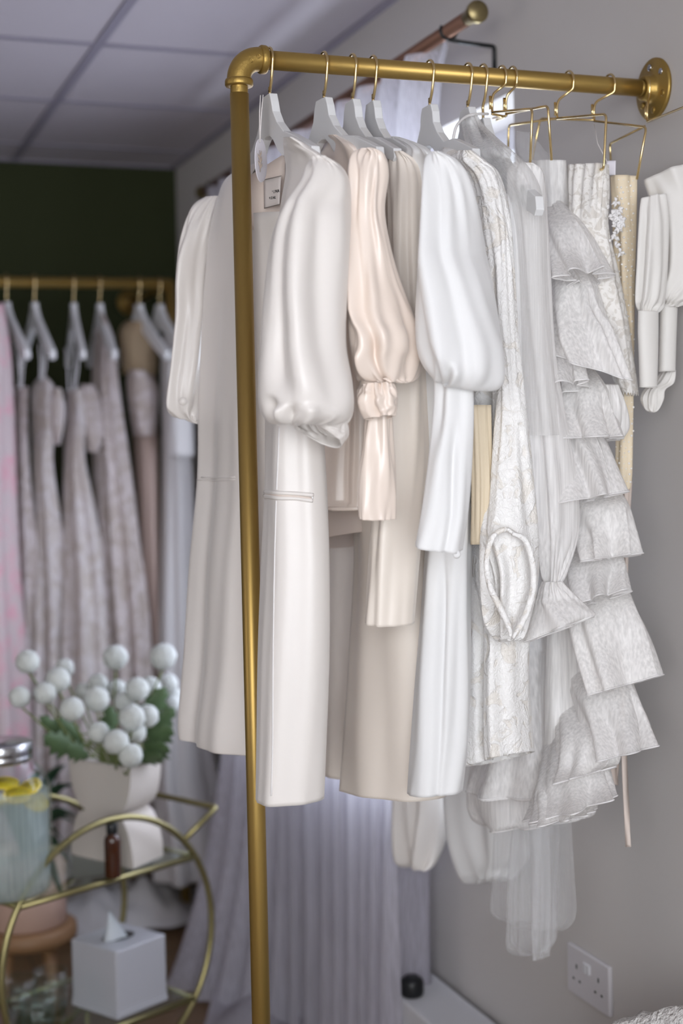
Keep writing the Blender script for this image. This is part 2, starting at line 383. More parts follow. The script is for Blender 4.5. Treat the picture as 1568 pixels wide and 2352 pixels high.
# low boxed ledge along the right wall
lg = bx('boxed_ledge', (1.15, 2.2, 0), (XW-.016, 3.3, .316), M_trim, bev=.006); tag(lg, 'low white boxed ledge running along the wall beneath the window', 'ledge')
t = thing('speaker', (1.175, 2.80, .316), 'small round black speaker on the low white ledge', 'speaker')
lathe('body', [(.0, 0), (.020, 0), (.024, .004), (.025, .012), (.025, .028), (.022, .036), (.015, .039), (0, .04)], (1.178, 2.82, .316), M_black, t)
lathe('grille', [(.016, .0), (.014, .002), (0, .002)], (1.178, 2.82, .3555), M_black, t)
# double socket
sx0 = XW-.009
t = thing('wall_socket', (XW, 2.264, .52), 'white double plug socket on the wall below the dresses', 'socket')
bx('face_plate', (sx0, 2.191, .477), (XW, 2.337, .565), M_socket, t, bev=.003)
for yy in (2.300, 2.228):
    for (dy, dz, wy, wz) in ((0, .010, .0035, .008), (-.0, -.0, 0, 0)):
        pass
    for (dy, dz, sy, sz) in ((.006, .0, .004, .008),):
        pass
for cy in (2.302, 2.226):
    bx('earth_hole', (sx0-.0004, cy-.002, .527), (sx0+.002, cy+.002, .535), M_hole, t)
    for s in (-1, 1): bx('pin_hole', (sx0-.0004, cy+s*.011-.003, .505), (sx0+.002, cy+s*.011+.003, .509), M_hole, t)
for cy in (2.270, 2.258): bx('rocker_switch', (sx0-.004, cy-.005, .530), (sx0+.001, cy+.005, .548), M_trim, t, bev=.001)
# ------------------------------------------------------------------ main gold pipe rail
YR, ZR, RP = 2.026, 2.015, .01335
rail = thing('clothes_rail', (.61, YR, 0), 'gold painted pipe clothes rail fixed to the grey wall, with tall pole', 'clothes rail')
XP = .609
PL = lathe('pole', [(RP, 0), (RP, 1.965)], (XP, YR, 0), M_gold, rail, n=32)
lathe('pole_thread', [(RP*.9, 0)]+[(RP*(.90+.05*(i % 2)), .001*i) for i in range(18)], (XP, YR, 1.964), M_goldfit, PL, n=32)
tube('crossbar', [(.655, YR, ZR), (1.20, YR, ZR), (XW-.03, YR, ZR)], RP, M_gold, rail, n=32)
lathe('crossbar_thread', [(RP*.9, 0)]+[(RP*(.90+.05*(i % 2)), .001*i) for i in range(14)], (.644, YR, ZR), M_goldfit, rail, n=32, axis=(1, 0, 0))
tube('crossbar_thread', [(XW-.032, YR, ZR), (XW-.02, YR, ZR)], RP*.93, M_goldfit, rail, n=32)
ep = []
rad = []
for i in range(17):
    a = PI/2*i/16; rr = .030; ep.append((XP+rr*(1-math.cos(a)), YR, ZR-rr+rr*math.sin(a))); rad.append(RP*1.27)
ep = [(XP, YR, ZR-rr-.004)]+ep+[(XP+rr+.004, YR, ZR)]; rad = [RP*1.27]+rad+[RP*1.27]
el = tube('elbow', ep, rad, M_goldfit, rail, n=36)
for (c, ax) in (((XP, YR, ZR-.040), (0, 0, 1)), ((XP+.031, YR, ZR), (1, 0, 0))):
    lathe('elbow_collar', [(RP*1.0, 0), (RP*1.42, 0), (RP*1.5, .002), (RP*1.5, .0075), (RP*1.42, .010), (RP*1.2, .0105)], c, M_goldfit, rail, n=36, axis=ax)
for (dx, dz) in ((.0135, -.006), (.024, .001)):
    lathe('cast_mark', [(.0030, 0), (.0036, .0006), (.0030, .0008), (.0022, .0002), (.0022, 0)], (XP+dx-.0, YR-RP*1.27+.0004, ZR+dz-.001), M_goldfit, rail, n=20, axis=(0, -1, 0))
# wall flange
WF = lathe('wall_flange', [(.0, 0), (.046, 0), (.0475, .002), (.0475, .0055), (.045, .007), (.024, .0075), (.020, .011), (.0185, .024), (.017, .025), (.0135, .025), (.0135, .01)], (XW, YR, ZR), M_goldfit, rail, n=48, axis=(-1, 0, 0))
for k in range(6):
    a = 2*PI*k/6+.4
    lathe('screw', [(0, 0), (.0055, 0), (.005, .0018), (.0015, .0022), (0, .0015)], (XW-.007, YR+.034*math.cos(a), ZR+.034*math.sin(a)), M_steel if k in (1, 2) else M_goldfit, WF, n=16, axis=(-1, 0, 0))
lathe('floor_flange', [(0, 0), (.0475, 0), (.0475, .006), (.024, .008), (.019, .024), (RP, .025)], (XP, YR, 0), M_goldfit, rail, n=40)
# ------------------------------------------------------------------ hangers
def hook_pts(x, y, ztop, zb, lean=0., sgn=-1):
    """over the rail: from the free end behind, over the top, down the near side, into the stem"""
    r = .0175; pts = []
    for i in range(15):
        a = math.radians(-25+i*(205+25)/14)   # far side to near side
        pts.append(Vector((x, y+r*math.cos(a), ztop-r+r*math.sin(a))))
    pts = pts[:]
    pts.append(Vector((x+lean*.3, y-.010, ztop-.045))); pts.append(Vector((x+lean*.7, y+.0, ztop-.062)))
    pts.append(Vector((x+lean, y, zb+.012))); pts.append(Vector((x+lean, y, zb-.004)))
    return [Vector(p) for p in cr([list(p) for p in pts], 3)]
ZT = ZR+RP+.0035
def wood_hanger(x, ry, label, zb=1.965, half=.18, drop=.106):
    t = thing('clothes_hanger', (x, YR, ZT), label, 'hanger', 'hangers on the gold pipe rail')
    tube('hook', hook_pts(x, YR, ZT, zb), .0021, M_brass, t, n=10)
    top = [(-.016, 0), (.016, 0), (.022, -.012), (.032, -.028), (.05, -.046), (.08, -.064), (.12, -.082), (.16, -.097), (.205, -.115)]
    bot = [(.208, -.129), (.201, -.135), (.15, -.118), (.11, -.108), (.075, -.098), (.05, -.085), (.03, -.068), (.015, -.060), (0, -.058)]
    hx = half/.205; top = [(a*(hx if a > .03 else 1), b*(drop/.115 if a > .1 else 1)) for a, b in top]; bot = [(a*hx, b*(drop/.115 if a > .1 else 1)) for a, b in bot]
    out = top[1:]+bot; out = [(-a, b) for a, b in reversed(top[1:])][:0]+out
    poly = top[1:]+bot+[(-a, b) for a, b in reversed(bot[:-1])]+[(-a, b) for a, b in reversed(top[1:])]
    bm = bmesh.new(); T = .006
    vs = [bm.verts.new((0-T, a, b)) for a, b in poly]; f = bm.faces.new(vs)
    r = bmesh.ops.extrude_face_region(bm, geom=[f]); bmesh.ops.translate(bm, verts=[v for v in r['geom'] if isinstance(v, bmesh.types.BMVert)], vec=(2*T, 0, 0))
    bmesh.ops.triangulate(bm, faces=[f for f in bm.faces if len(f.verts) > 4])
    bm.transform(Matrix.Translation((x, YR, zb)) @ Matrix.Rotation(ry, 4, 'Z'))
    o = from_bm('hanger_body', bm, M_hanger, t); md = o.modifiers.new('bev', 'BEVEL'); md.width = .0012; md.segments = 2; md.limit_method = 'ANGLE'
    return t
wood_hanger(.654, .02, 'white wooden hanger nearest the gold pole, holding the coat dress with round tag')
wood_hanger(.736, .10, 'second white wooden hanger from the pole, holding the blush silk blouse', half=.17, drop=.10)
wood_hanger(.780, .0, 'third white wooden hanger from the pole, close to its right-hand neighbour', half=.165, drop=.10)
wood_hanger(.812, -.05, 'fourth white wooden hanger, holding the white dress with the largest puff sleeve', half=.165, drop=.10)
wood_hanger(.902, .0, 'fifth white wooden hanger, standing alone above the textured floral coat', half=.155, drop=.092)
wood_hanger(.964, -.05, 'white hanger under the sheer fabric just right of the fifth hanger', half=.14, drop=.085)
wood_hanger(.989, -.10, 'white hanger whose rounded white tip shows through sheer organza', zb=1.95, half=.215, drop=.15)
def wire_hanger(x, hooklean, base, paths, label, zb=1.945):
    t = thing('wire_hanger', (x, YR, ZT), label, 'hanger', 'brass wire hangers on the gold pipe rail')
    b = AY(*base); hp = hook_pts(x, YR, ZT, zb)
    hp = hp[:42]; q = hp[-1]; e = b+Vector((0, 0, .026))
    hp = hp+bent([q, q+Vector((0, .001, -.008)), q.lerp(e, .5)+Vector((.003, .004, -.002)), e, b], .02, 6)[1:]
    tube('hook', hp, .0019, M_brass, t, n=8)
    tube('twist', [b+Vector((-.003, 0, .024)), b+Vector((-.003, 0, .004))], .0021, M_brass, t, n=8)
    for P in paths: tube('frame', bent([AY(*p) for p in P], .008), .0019, M_brass, t, n=8)
    return t
wire_hanger(1.020, 0, (1130, 258, 2.02), [[(1130, 258, 2.02), (1222, 250, 1.88), (1217, 378, 1.88)], [(1130, 262, 2.02), (1160, 268, 2.08), (1140, 276, 2.12)]], 'brass wire hanger with square corner nearest the white hangers')
wire_hanger(1.038, 0, (1162, 262, 2.03), [[(1162, 262, 2.03), (1258, 243, 1.90), (1266, 368, 1.90)], [(1132, 272, 2.14), (1162, 266, 2.03)]], 'brass wire hanger overlapping its left neighbour in front of the bright window')
wire_hanger(1.134, 0, (1279, 272, 2.02), [[(1279, 272, 2.02), (1392, 262, 1.90), (1386, 388, 1.90), (1375, 390, 1.92)], [(1279, 272, 2.02), (1168, 287, 2.16), (1166, 362, 2.16)]], 'brass wire hanger holding the corded lace blouse')
wire_hanger(1.206, 0, (1364, 276, 2.02), [[(1364, 278, 2.02), (1484, 292, 1.90), (1462, 412, 1.90)], [(1364, 276, 2.02), (1240, 272, 2.14), (1222, 366, 2.14)]], 'brass wire hanger holding the strip of pearl beaded net')
wire_hanger(1.268, 0, (1486, 280, 2.00), [[(1486, 280, 2.00), (1640, 218, 1.80), (1640, 330, 1.80)], [(1480, 290, 2.00), (1400, 330, 2.12), (1402, 368, 2.12)]], 'brass wire hanger at the wall flange holding the plain ivory blouse')
# ------------------------------------------------------------------ garments
# 1 coat dress
G = thing('coat_dress', (.654, YR, 1.0), 'ivory satin coat dress with puff sleeves and welt pocket, nearest the gold pole', 'dress', 'wedding dresses on the gold pipe rail')
import sys
bk = loft('back_panel', [(540, 395, 690, 345, .03, 2.2, 1.95), (505, 440, 700, 400, .06, 2.25, 1.95), (474, 600, 690, 600, .08, 2.28, 2.0), (456, 900, 672, 900, .09, 2.3, 2.0), (452, 1098, 668, 1100, .09, 2.3, 2.02), (433, 1300, 660, 1320, .10, 2.32, 2.04), (420, 1500, 655, 1540, .10, 2.33, 2.05), (408, 1640, 652, 1690, .11, 2.34, 2.05), (410, 1685, 652, 1740, .11, 2.34, 2.05)],
     M_satin, G, folds=[(.1, .08, .03, .008, 1, 9, 1), (.2, .16, .035, -.010, 1, 9, 1), (.33, .30, .03, .006, 2, 9, 1)], seed=3, seg=8, nu=128,
     cut=lambda u, v: (v < 1.5 and abs(u-.355) < .09))
seam('seam_line', bk, [(452+i*11, 1098-1*abs(i-4)*.5) for i in range(9)], .0016, M_satin, G)
seam('seam_line', bk, [(452+i*11, 1104-1*abs(i-4)*.5) for i in range(9)], .0012, M_satin, G)
fp = loft('front_panel', [(650, 316, 672, 314, .012), (650, 332, 712, 338, .03), (652, 352, 742, 362, .035), (655, 400, 750, 400, .04), (640, 500, 760, 500, .06), (618, 700, 760, 700, .07), (609, 880, 748, 880, .07), (608, 1000, 745, 1000, .075), (606, 1140, 752, 1148, .08), (598, 1300, 757, 1312, .085), (591, 1500, 757, 1515, .09), (588, 1700, 750, 1725, .09), (586, 1812, 745, 1860, .09)],
     M_satin, G, Y=(1.99, 1.80), folds=[(.36, .33, .05, .006, 5, 13.1, 1), (.24, .17, .05, -.003, 6, 13.1, 1)], seed=5, seg=8, nu=128, wr=(.003, 1., .3))
seam('seam_line', fp, [(641, 980), (638, 1060), (635, 1125)], .0010, M_hem, G, smoothn=8)
seam('seam_line', fp, [(634, 1150), (630, 1300), (627, 1500), (626, 1700), (623, 1828)], .0010, M_hem, G, smoothn=10)
seam('welt_pocket', fp, [(609, 1130), (640, 1132), (680, 1134), (718, 1137)], .0030, M_satin, G, smoothn=8)
seam('welt_pocket', fp, [(608, 1139), (640, 1144), (680, 1145), (717, 1150)], .0032, M_satin, G, smoothn=8)
seam('pocket_opening', fp, [(610, 1135), (640, 1138), (680, 1140), (715, 1144)], .0012, M_lining, G, off=.002, smoothn=8)
seam('pocket_end', fp, [(718, 1133), (717, 1143), (716, 1153)], .0014, M_hem, G)
loft('puff_sleeve', [(716, 368, 752, 352, .03), (702, 388, 785, 370, .06), (690, 425, 803, 406, .09), (652, 487, 806, 475, .11), (622, 560, 803, 552, .12), (604, 700, 796, 700, .13), (597, 800, 795, 790, .13), (593, 880, 808, 865, .14), (594, 925, 813, 920, .14), (602, 955, 809, 955, .13), (625, 974, 795, 975, .11), (655, 968, 775, 972, .08), (668, 955, 765, 960, .06)],
     M_satin, G, Y=(1.80, 1.71), folds=[(.26, .19, .045, -.014, .5, 8), (.34, .29, .05, .010, .5, 9), (.10, .10, .05, .006, 2, 9), (.42, .40, .05, -.006, 2, 9), (.33, .36, .025, .010, 8, 11), (.16, .20, .025, -.012, 7.5, 11), (.27, .26, .02, -.012, 8, 11.5), (.22, .23, .025, .010, 8, 11)],
     gather=[(.5, .7, 15, .005), (10.4, .8, 13, .014)], seed=1, nu=144, wr=(.006, .9, .35))
loft('sleeve_ruffle', [(662, 945, 785, 955, .06), (652, 962, 798, 966, .085), (658, 990, 800, 980, .10), (684, 1006, 784, 992, .11)], M_satin, G, Y=(1.80, 1.71), tilt=.017, gather=[(.6, 1.2, 20, .006)], seed=2, nu=144, wr=(.002, 2, 1))
loft('puff_sleeve', [(472, 455, 512, 448, .03), (440, 480, 514, 478, .07), (414, 550, 510, 550, .09), (403, 640, 504, 640, .09), (401, 740, 490, 740, .09), (391, 840, 477, 850, .10), (382, 905, 470, 920, .10), (384, 932, 467, 955, .09), (402, 948, 463, 972, .07), (425, 945, 458, 965, .05)],
     M_satin, G, Y=(2.33, 2.24), folds=[(.22, .16, .04, -.012, 1, 7), (.33, .28, .03, .010, 1, 8)], gather=[(.7, 1.0, 16, .007), (8, 1.1, 12, .010)], seed=4, nu=112, wr=(.005, 1.3, .5))
loft('sleeve_ruffle', [(405, 935, 462, 962, .05), (415, 950, 463, 972, .05), (432, 960, 463, 978, .04)], M_satin, G, Y=(2.33, 2.24), gather=[(1, 1.5, 18, .005)], seed=6, wr=None)
lathe('button', [(0, 0), (.006, 0), (.0065, .001), (.006, .0025), (0, .003)], on(bvh(bk), 470, 1300) and AY(420, 922, 2.22), M_satin, G, n=20, axis=(-.3, -1, 0))
# neck label with lettering
def quad(name, px, Y, mat, parent, n=6):
    bm = bmesh.new(); (x0, y0), (x1, y1), (x2, y2), (x3, y3) = px; V = []
    for i in range(n+1):
        s = i/n; row = []
        for j in range(n+1):
            q = j/n; x = (x0*(1-q)+x1*q)*(1-s)+(x3*(1-q)+x2*q)*s; y = (y0*(1-q)+y1*q)*(1-s)+(y3*(1-q)+y2*q)*s
            yy = Y[0]*(1-q)+Y[1]*q; row.append(bm.verts.new(AY(x, y, yy)))
        V.append(row)
    for i in range(n):
        for j in range(n): bm.faces.new((V[i][j], V[i][j+1], V[i+1][j+1], V[i+1][j]))
    o = from_bm(name, bm, mat, parent, True); md = o.modifiers.new('t', 'SOLIDIFY'); md.thickness = .0008; return o
yl = (2.045, 2.015)
quad('neck_facing', [(560, 412), (655, 352), (652, 540), (560, 524)], (2.075, 2.035), M_lining, G)
NL = quad('neck_label', [(606, 412), (646, 403), (642, 470), (607, 479)], yl, M_labelcloth, G)
for k, (a, b) in enumerate((((606, 413), (646, 404)), ((607, 478), (642, 469)))):
    tube('label_stitching', [AY(a[0]+(b[0]-a[0])*i/8, a[1]+(b[1]-a[1])*i/8, yl[0]+(yl[1]-yl[0])*i/8-.0015) for i in range(9)], .0005, M_stitch, NL, n=5)
def text(name, s, x, y, x2, y2, Yd, hpx, mat, parent):
    cu = bpy.data.curves.new(name, 'FONT'); cu.body = s; cu.extrude = .004; cu.align_x = 'CENTER'; cu.align_y = 'CENTER'; cu.size = 1; cu.space_character = 1.15; cu.offset = .015
    ob = bpy.data.objects.new(name, cu); C.objects.link(ob); bpy.context.view_layer.update()
    me = bpy.data.meshes.new_from_object(ob.evaluated_get(bpy.context.evaluated_depsgraph_get())); bpy.data.objects.remove(ob)
    p, q = AY(x, y, Yd[0]), AY(x2, y2, Yd[1]); d = q-p; wd = max(v.co.x for v in me.vertices)-min(v.co.x for v in me.vertices)
    ux = d.normalized(); uz = Vector((0, 0, 1)); uz = (uz-ux*uz.dot(ux)).normalized(); un = ux.cross(uz)
    sx = d.length/wd; c = (p+q)/2-Vector((.0, .0022, 0)); hz = (hpx/3400*2.1)/.72
    me.transform(Matrix(((ux.x*sx, uz.x*hz, un.x*.1, c.x), (ux.y*sx, uz.y*hz, un.y*.1, c.y), (ux.z*sx, uz.z*hz, un.z*.1, c.z), (0, 0, 0, 1))))
    return link(name, me, mat, parent, False)
text('label_lettering', 'BY MALINA', 609, 445, 640, 439, (2.045, 2.018), 7, M_ink, NL)
text('label_lettering', 'BRIDAL', 614, 457, 632, 454, (2.040, 2.024), 6, M_ink, NL)
# swing tag
t = thing('swing_tag', AY(596, 320, 1.99), 'oval paper swing tag with floral print hanging by the gold pole', 'tag')
def oval(px, py, rx, ry, Y, dx, mat, name):
    bm = bmesh.new(); n = 32; c = AY(px, py, Y)
    e = [AY(px+rx*math.cos(2*PI*k/n)+dx*math.sin(2*PI*k/n), py+ry*math.sin(2*PI*k/n), Y+.012*math.cos(2*PI*k/n)) for k in range(n)]
    f = bm.faces.new([bm.verts.new(p) for p in e]); o = from_bm(name, bm, mat, t)
    md = o.modifiers.new('t', 'SOLIDIFY'); md.thickness = .0009; return o
oval(598, 369, 12, 50, 1.990, 2, M_paper, 'tag_card'); oval(601, 368, 12, 49, 1.996, 2, M_paper, 'tag_card')
tube('tag_string', [AY(604, 218, 1.985), AY(600, 260, 1.98), AY(598, 300, 1.983), AY(597, 327, 1.986)], .0008, M_string, t, n=6)
tube('tag_string', [AY(598, 219, 1.99), AY(596, 260, 1.985), AY(596, 300, 1.985), AY(597, 327, 1.986)], .0008, M_string, t, n=6)
bm = bmesh.new()
for (a, b, c, d) in ((597, 395, 596, 345), (597, 385, 592, 368), (597, 378, 601, 358), (596, 368, 591, 352), (596, 362, 600, 346), (597, 388, 602, 374)):
    tube_bm(bm, [AY(a, b, 1.9835), AY((a+c)/2+1, (b+d)/2, 1.9830), AY(c, d, 1.9835)], [.0005, .0011, .0003], 5)
from_bm('floral_print', bm, M_tagink, t, True)
# 2 blush silk blouse
G = thing('satin_blouse', (.736, YR, 1.4), 'blush silk blouse with puffed sleeve and gathered ruffle cuff beside the coat dress', 'blouse')
loft('peplum_front', [(752, 312, 772, 308, .012, 2.02, 1.96), (742, 330, 812, 332, .03), (715, 370, 840, 370, .05), (690, 430, 860, 430, .06), (690, 600, 850, 600, .08), (700, 850, 872, 850, .09), (700, 1000, 880, 1000, .10), (700, 1148, 885, 1160, .11), (700, 1154, 885, 1168, .11)], M_silk, G, Y=(2.2, 1.88), folds=[(.30, .30, .03, .010, 3, 7.1, 1), (.38, .40, .03, -.012, 3, 7.1, 1)], seed=11)
loft('peplum_back', [(705, 1000, 880, 1000, .08), (708, 1120, 895, 1105, .10), (712, 1225, 905, 1170, .12), (718, 1275, 908, 1200, .13)], M_lining, G, Y=(2.28, 1.96), seed=12, folds=[(.3, .3, .05, .012, 1, 3.1, 1)])
loft('puff_sleeve', [(828, 342, 858, 338, .03), (808, 356, 884, 354, .06), (797, 400, 893, 398, .09), (797, 470, 884, 478, .10), (795, 550, 894, 548, .10), (795, 640, 918, 635, .11), (798, 715, 946, 700, .12), (800, 770, 968, 765, .13), (806, 815, 971, 820, .13), (815, 860, 962, 865, .12), (822, 875, 940, 880, .09), (832, 868, 915, 868, .06)],
     M_silk, G, Y=(1.83, 1.73), folds=[(.25, .30, .03, .012, 1, 9), (.18, .2, .03, -.010, 2, 9), (.40, .36, .025, .010, 4, 10), (.34, .40, .022, -.022, 6.8, 11), (.28, .24, .03, .012, 7.5, 11), (.14, .12, .03, .010, 6, 11)],
     gather=[(.6, .8, 15, .004), (10.2, .9, 13, .010)], seed=13, nu=144, wr=(.006, 1.3, .4))
loft('cuff_band', [(830, 868, 902, 855, .05), (826, 885, 903, 868, .055), (824, 898, 905, 882, .055)], M_silk, G, Y=(1.82, 1.745), wr=None)
loft('cuff_ruffle', [(824, 890, 905, 873, .055), (818, 905, 911, 890, .07), (820, 930, 914, 910, .08), (826, 950, 912, 935, .08), (836, 972, 909, 948, .075)], M_silk, G, Y=(1.81, 1.73), gather=[(.3, 1.0, 17, .009)], folds=[(.2, .2, .05, .010, 1, 4.1, 1), (.32, .33, .04, -.010, 1, 4.1, 1)], seed=14, nu=128, wr=(.004, 1.5, .8))
loft('under_sleeve', [(838, 940, 900, 935, .05), (834, 1020, 905, 1015, .055), (824, 1080, 909, 1080, .06), (821, 1140, 910, 1150, .065), (823, 1180, 909, 1200, .065)], M_silk, G, Y=(1.83, 1.76), seed=15, folds=[(.3, .3, .05, .008, 0, 4.1, 1), (.18, .2, .04, -.008, 0, 4.1, 1)], gather=[(4, .5, 14, .002)])
# 3 long sleeved mikado dress
G = thing('mikado_dress', (.78, YR, 1.0), 'warm ivory dress with plain long sleeve, between blush blouse and white bishop sleeve dress', 'dress', 'wedding dresses on the gold pipe rail')
loft('long_sleeve', [(896, 350, 925, 345, .03), (890, 380, 968, 385, .06), (889, 470, 982, 470, .08), (893, 600, 985, 600, .09), (900, 750, 985, 750, .09), (888, 900, 985, 900, .09), (866, 1050, 985, 1050, .09), (852, 1200, 972, 1200, .09), (842, 1330, 960, 1340, .09), (838, 1420, 952, 1444, .09)],
     M_mikado, G, Y=(1.92, 1.82), folds=[(.35, .3, .05, .006, 1, 9), (.2, .25, .06, -.005, 1, 9)], gather=[(.4, .5, 12, .003)], seed=21)
loft('skirt', [(848, 330, 885, 325, .02, 2.1, 1.98), (780, 420, 900, 400, .05), (770, 700, 940, 700, .09), (800, 950, 960, 950, .09), (812, 1245, 1000, 1245, .10), (800, 1500, 1020, 1500, .11), (786, 1700, 1030, 1725, .12), (778, 1800, 1028, 1840, .12)],
     M_mikado, G, Y=(2.16, 1.90), folds=[(.12, .1, .03, .008, 3, 8.1, 1), (.3, .3, .05, -.006, 3, 8.1, 1)], seed=22)
loft('skirt_back', [(735, 1000, 850, 1000, .05), (735, 1300, 860, 1300, .06), (732, 1600, 860, 1610, .07), (728, 1755, 850, 1800, .07)], M_mikado, G, Y=(2.36, 2.2), seed=23)
# 4 white crepe bishop sleeve dress
G = thing('crepe_dress', (.812, YR, 1.0), 'bright white crepe dress with the largest puffed bishop sleeve and long cuff', 'dress', 'wedding dresses on the gold pipe rail')
loft('bodice', [(895, 312, 918, 316, .012, 2.0, 1.92), (900, 330, 985, 345, .03), (880, 380, 1010, 400, .06), (880, 500, 1020, 520, .07), (900, 900, 1060, 900, .08), (940, 1150, 1085, 1160, .09)], M_crepe, G, Y=(2.05, 1.80), seed=31, gather=[(1, .8, 20, .003)])
loft('bishop_sleeve', [(986, 352, 1012, 345, .03), (975, 366, 1050, 366, .06), (970, 405, 1078, 405, .09), (966, 480, 1100, 480, .11), (961, 570, 1116, 570, .12), (956, 660, 1134, 660, .13), (953, 740, 1149, 760, .14), (957, 800, 1158, 835, .14), (972, 838, 1157, 880, .13), (992, 850, 1140, 912, .10), (1002, 845, 1112, 900, .08), (1005, 832, 1085, 860, .06)],
     M_crepe, G, Y=(1.80, 1.70), folds=[(.18, .18, .05, -.012, .8, 9), (.28, .27, .04, .014, 1, 9), (.36, .37, .03, -.006, 2, 10), (.24, .26, .02, -.014, 6.5, 11), (.33, .32, .02, .012, 7, 11), (.30, .29, .018, -.010, 7, 11)],
     gather=[(.6, .8, 14, .003), (10.3, .9, 13, .012)], seed=32, nu=144, wr=(.005, 1.2, .4))
loft('long_cuff', [(998, 838, 1086, 856, .05), (993, 950, 1088, 955, .055), (982, 1060, 1084, 1070, .06), (968, 1160, 1076, 1175, .065), (953, 1232, 1063, 1277, .07)], M_crepe, G, Y=(1.79, 1.72), seed=33, folds=[(.3, .27, .05, .008, 1, 5.1, 1), (.4, .42, .03, -.008, 1, 5.1, 1)])
loft('skirt', [(992, 950, 1086, 950, .06), (984, 1150, 1086, 1160, .08), (974, 1280, 1084, 1285, .09), (966, 1400, 1082, 1405, .095), (952, 1560, 1081, 1570, .10), (941, 1700, 1074, 1725, .10), (934, 1805, 1063, 1834, .10)], M_crepe, G, Y=(1.97, 1.83), seed=34, folds=[(.37, .43, .022, -.008, 1.5, 7.1, 1), (.28, .33, .06, .006, 1, 7.1, 1)])
lathe('covered_button', [(0, 0), (.005, 0), (.0055, .0012), (.004, .003), (0, .0036)], AY(1048, 1273, 1.73), M_crepe, G, n=16, axis=(-.2, -1, 0))
# 5 fil coupe coat
G = thing('floral_coat', (.902, YR, 1.0), 'textured white floral jacquard coat with balloon sleeve looping open at the wrist', 'coat')
loft('body', [(1020, 325, 1050, 330, .02, 2.08, 1.97), (1010, 370, 1095, 375, .05), (1030, 600, 1140, 600, .08), (1050, 900, 1160, 900, .09), (1062, 1150, 1190, 1150, .10), (1064, 1400, 1215, 1400, .12), (1064, 1550, 1215, 1550, .13), (1064, 1680, 1222, 1660, .14), (1066, 1765, 1228, 1718, .14)], M_fil, G, Y=(2.02, 1.85), seed=41, folds=[(.28, .28, .022, -.03, 4.5, 8.1, 1), (.18, .18, .03, .012, 4.5, 8.1, 1), (.38, .38, .03, .012, 4.5, 8.1, 1)], nu=128, thick=.002)
loft('balloon_sleeve', [(1052, 345, 1085, 345, .03), (1048, 362, 1118, 375, .05), (1072, 400, 1148, 400, .07), (1092, 480, 1170, 480, .08), (1108, 600, 1181, 600, .08), (1122, 750, 1190, 750, .08), (1130, 880, 1203, 880, .08), (1128, 1000, 1216, 1000, .09), (1113, 1130, 1229, 1130, .10), (1101, 1240, 1237, 1240, .12), (1102, 1340, 1236, 1340, .12), (1110, 1420, 1220, 1420, .11), (1135, 1468, 1205, 1462, .08), (1150, 1470, 1195, 1468, .05)],
     M_fil, G, Y=(1.90, 1.80), folds=[(.20, .26, .022, -.030, 8.8, 13), (.29, .28, .03, -.024, 8.8, 12), (.14, .22, .028, .016, 8.8, 13), (.36, .31, .028, .014, 8.8, 13)], gather=[(12.4, .8, 15, .008)], seed=42, nu=144, thick=.002, wr=(.005, 1.5, .5))
lp = cr([[1190, 1232, 9], [1160, 1216, 11], [1130, 1236, 12], [1117, 1290, 12], [1126, 1350, 13], [1150, 1400, 14], [1168, 1440, 12], [1172, 1462, 6]], 6)
tube('rolled_cuff', [AY(a, b, 1.797) for a, b, c in lp], [c/3400*1.1 for a, b, c in lp], M_fil, G, n=16)
lp = cr([[1176, 1226, 9], [1205, 1240, 13], [1222, 1290, 13], [1224, 1350, 13], [1208, 1410, 14], [1186, 1452, 11], [1178, 1466, 6]], 6)
tube('rolled_cuff', [AY(a, b, 1.793) for a, b, c in lp], [c/3400*1.1 for a, b, c in lp], M_fil, G, n=16)
loft('inner_lining', [(1075, 930, 1128, 930, .04), (1082, 1100, 1130, 1100, .05), (1080, 1250, 1125, 1250, .05)], M_sand, G, Y=(1.88, 1.83), seed=43)
# 6 organza dress with sheer sleeve
G = thing('organza_dress', (.964, YR, 1.0), 'sheer white organza dress with fluted wrist ruffle, right of the floral coat', 'dress', 'wedding dresses on the gold pipe rail')
loft('yoke', [(1060, 280, 1098, 258, .02, 2.04, 1.98), (1060, 300, 1118, 290, .05, 2.08, 1.94), (1075, 345, 1175, 345, .07), (1120, 400, 1228, 400, .08), (1155, 480, 1252, 480, .08), (1170, 700, 1262, 700, .09), (1180, 1000, 1285, 1000, .10)], M_tulle2, G, Y=(2.05, 1.77), seed=51, gather=[(1, 1, 14, .006)])
tube('neck_binding', [AY(1040, 322, 1.96), AY(1048, 290, 1.97), AY(1070, 268, 1.99), AY(1098, 262, 2.0), AY(1120, 262, 2.02)], .002, M_hem, G, n=6, smoothn=5)
loft('sheer_sleeve', [(1180, 372, 1225, 374, .03), (1164, 400, 1250, 402, .06), (1164, 500, 1258, 500, .08), (1168, 640, 1266, 640, .08), (1182, 800, 1275, 800, .09), (1205, 960, 1300, 960, .10), (1218, 1100, 1325, 1100, .11), (1226, 1220, 1330, 1220, .11), (1238, 1310, 1305, 1310, .08), (1245, 1336, 1292, 1340, .05)], M_organza, G, Y=(1.93, 1.84), seed=52, folds=[(.2, .22, .03, .010, 1, 9), (.32, .3, .03, -.010, 1, 9)], gather=[(8.6, 1.3, 13, .010)], nu=128)
loft('wrist_ruffle', [(1244, 1334, 1292, 1338, .045), (1236, 1352, 1305, 1352, .06), (1222, 1400, 1340, 1385, .08), (1205, 1465, 1366, 1408, .10), (1204, 1474, 1364, 1418, .10)], M_organza, G, Y=(1.92, 1.83), seed=53, gather=[(.5, 1.0, 18, .006)], hemwave=(1, 5, .012), hem=.0012, nu=128)
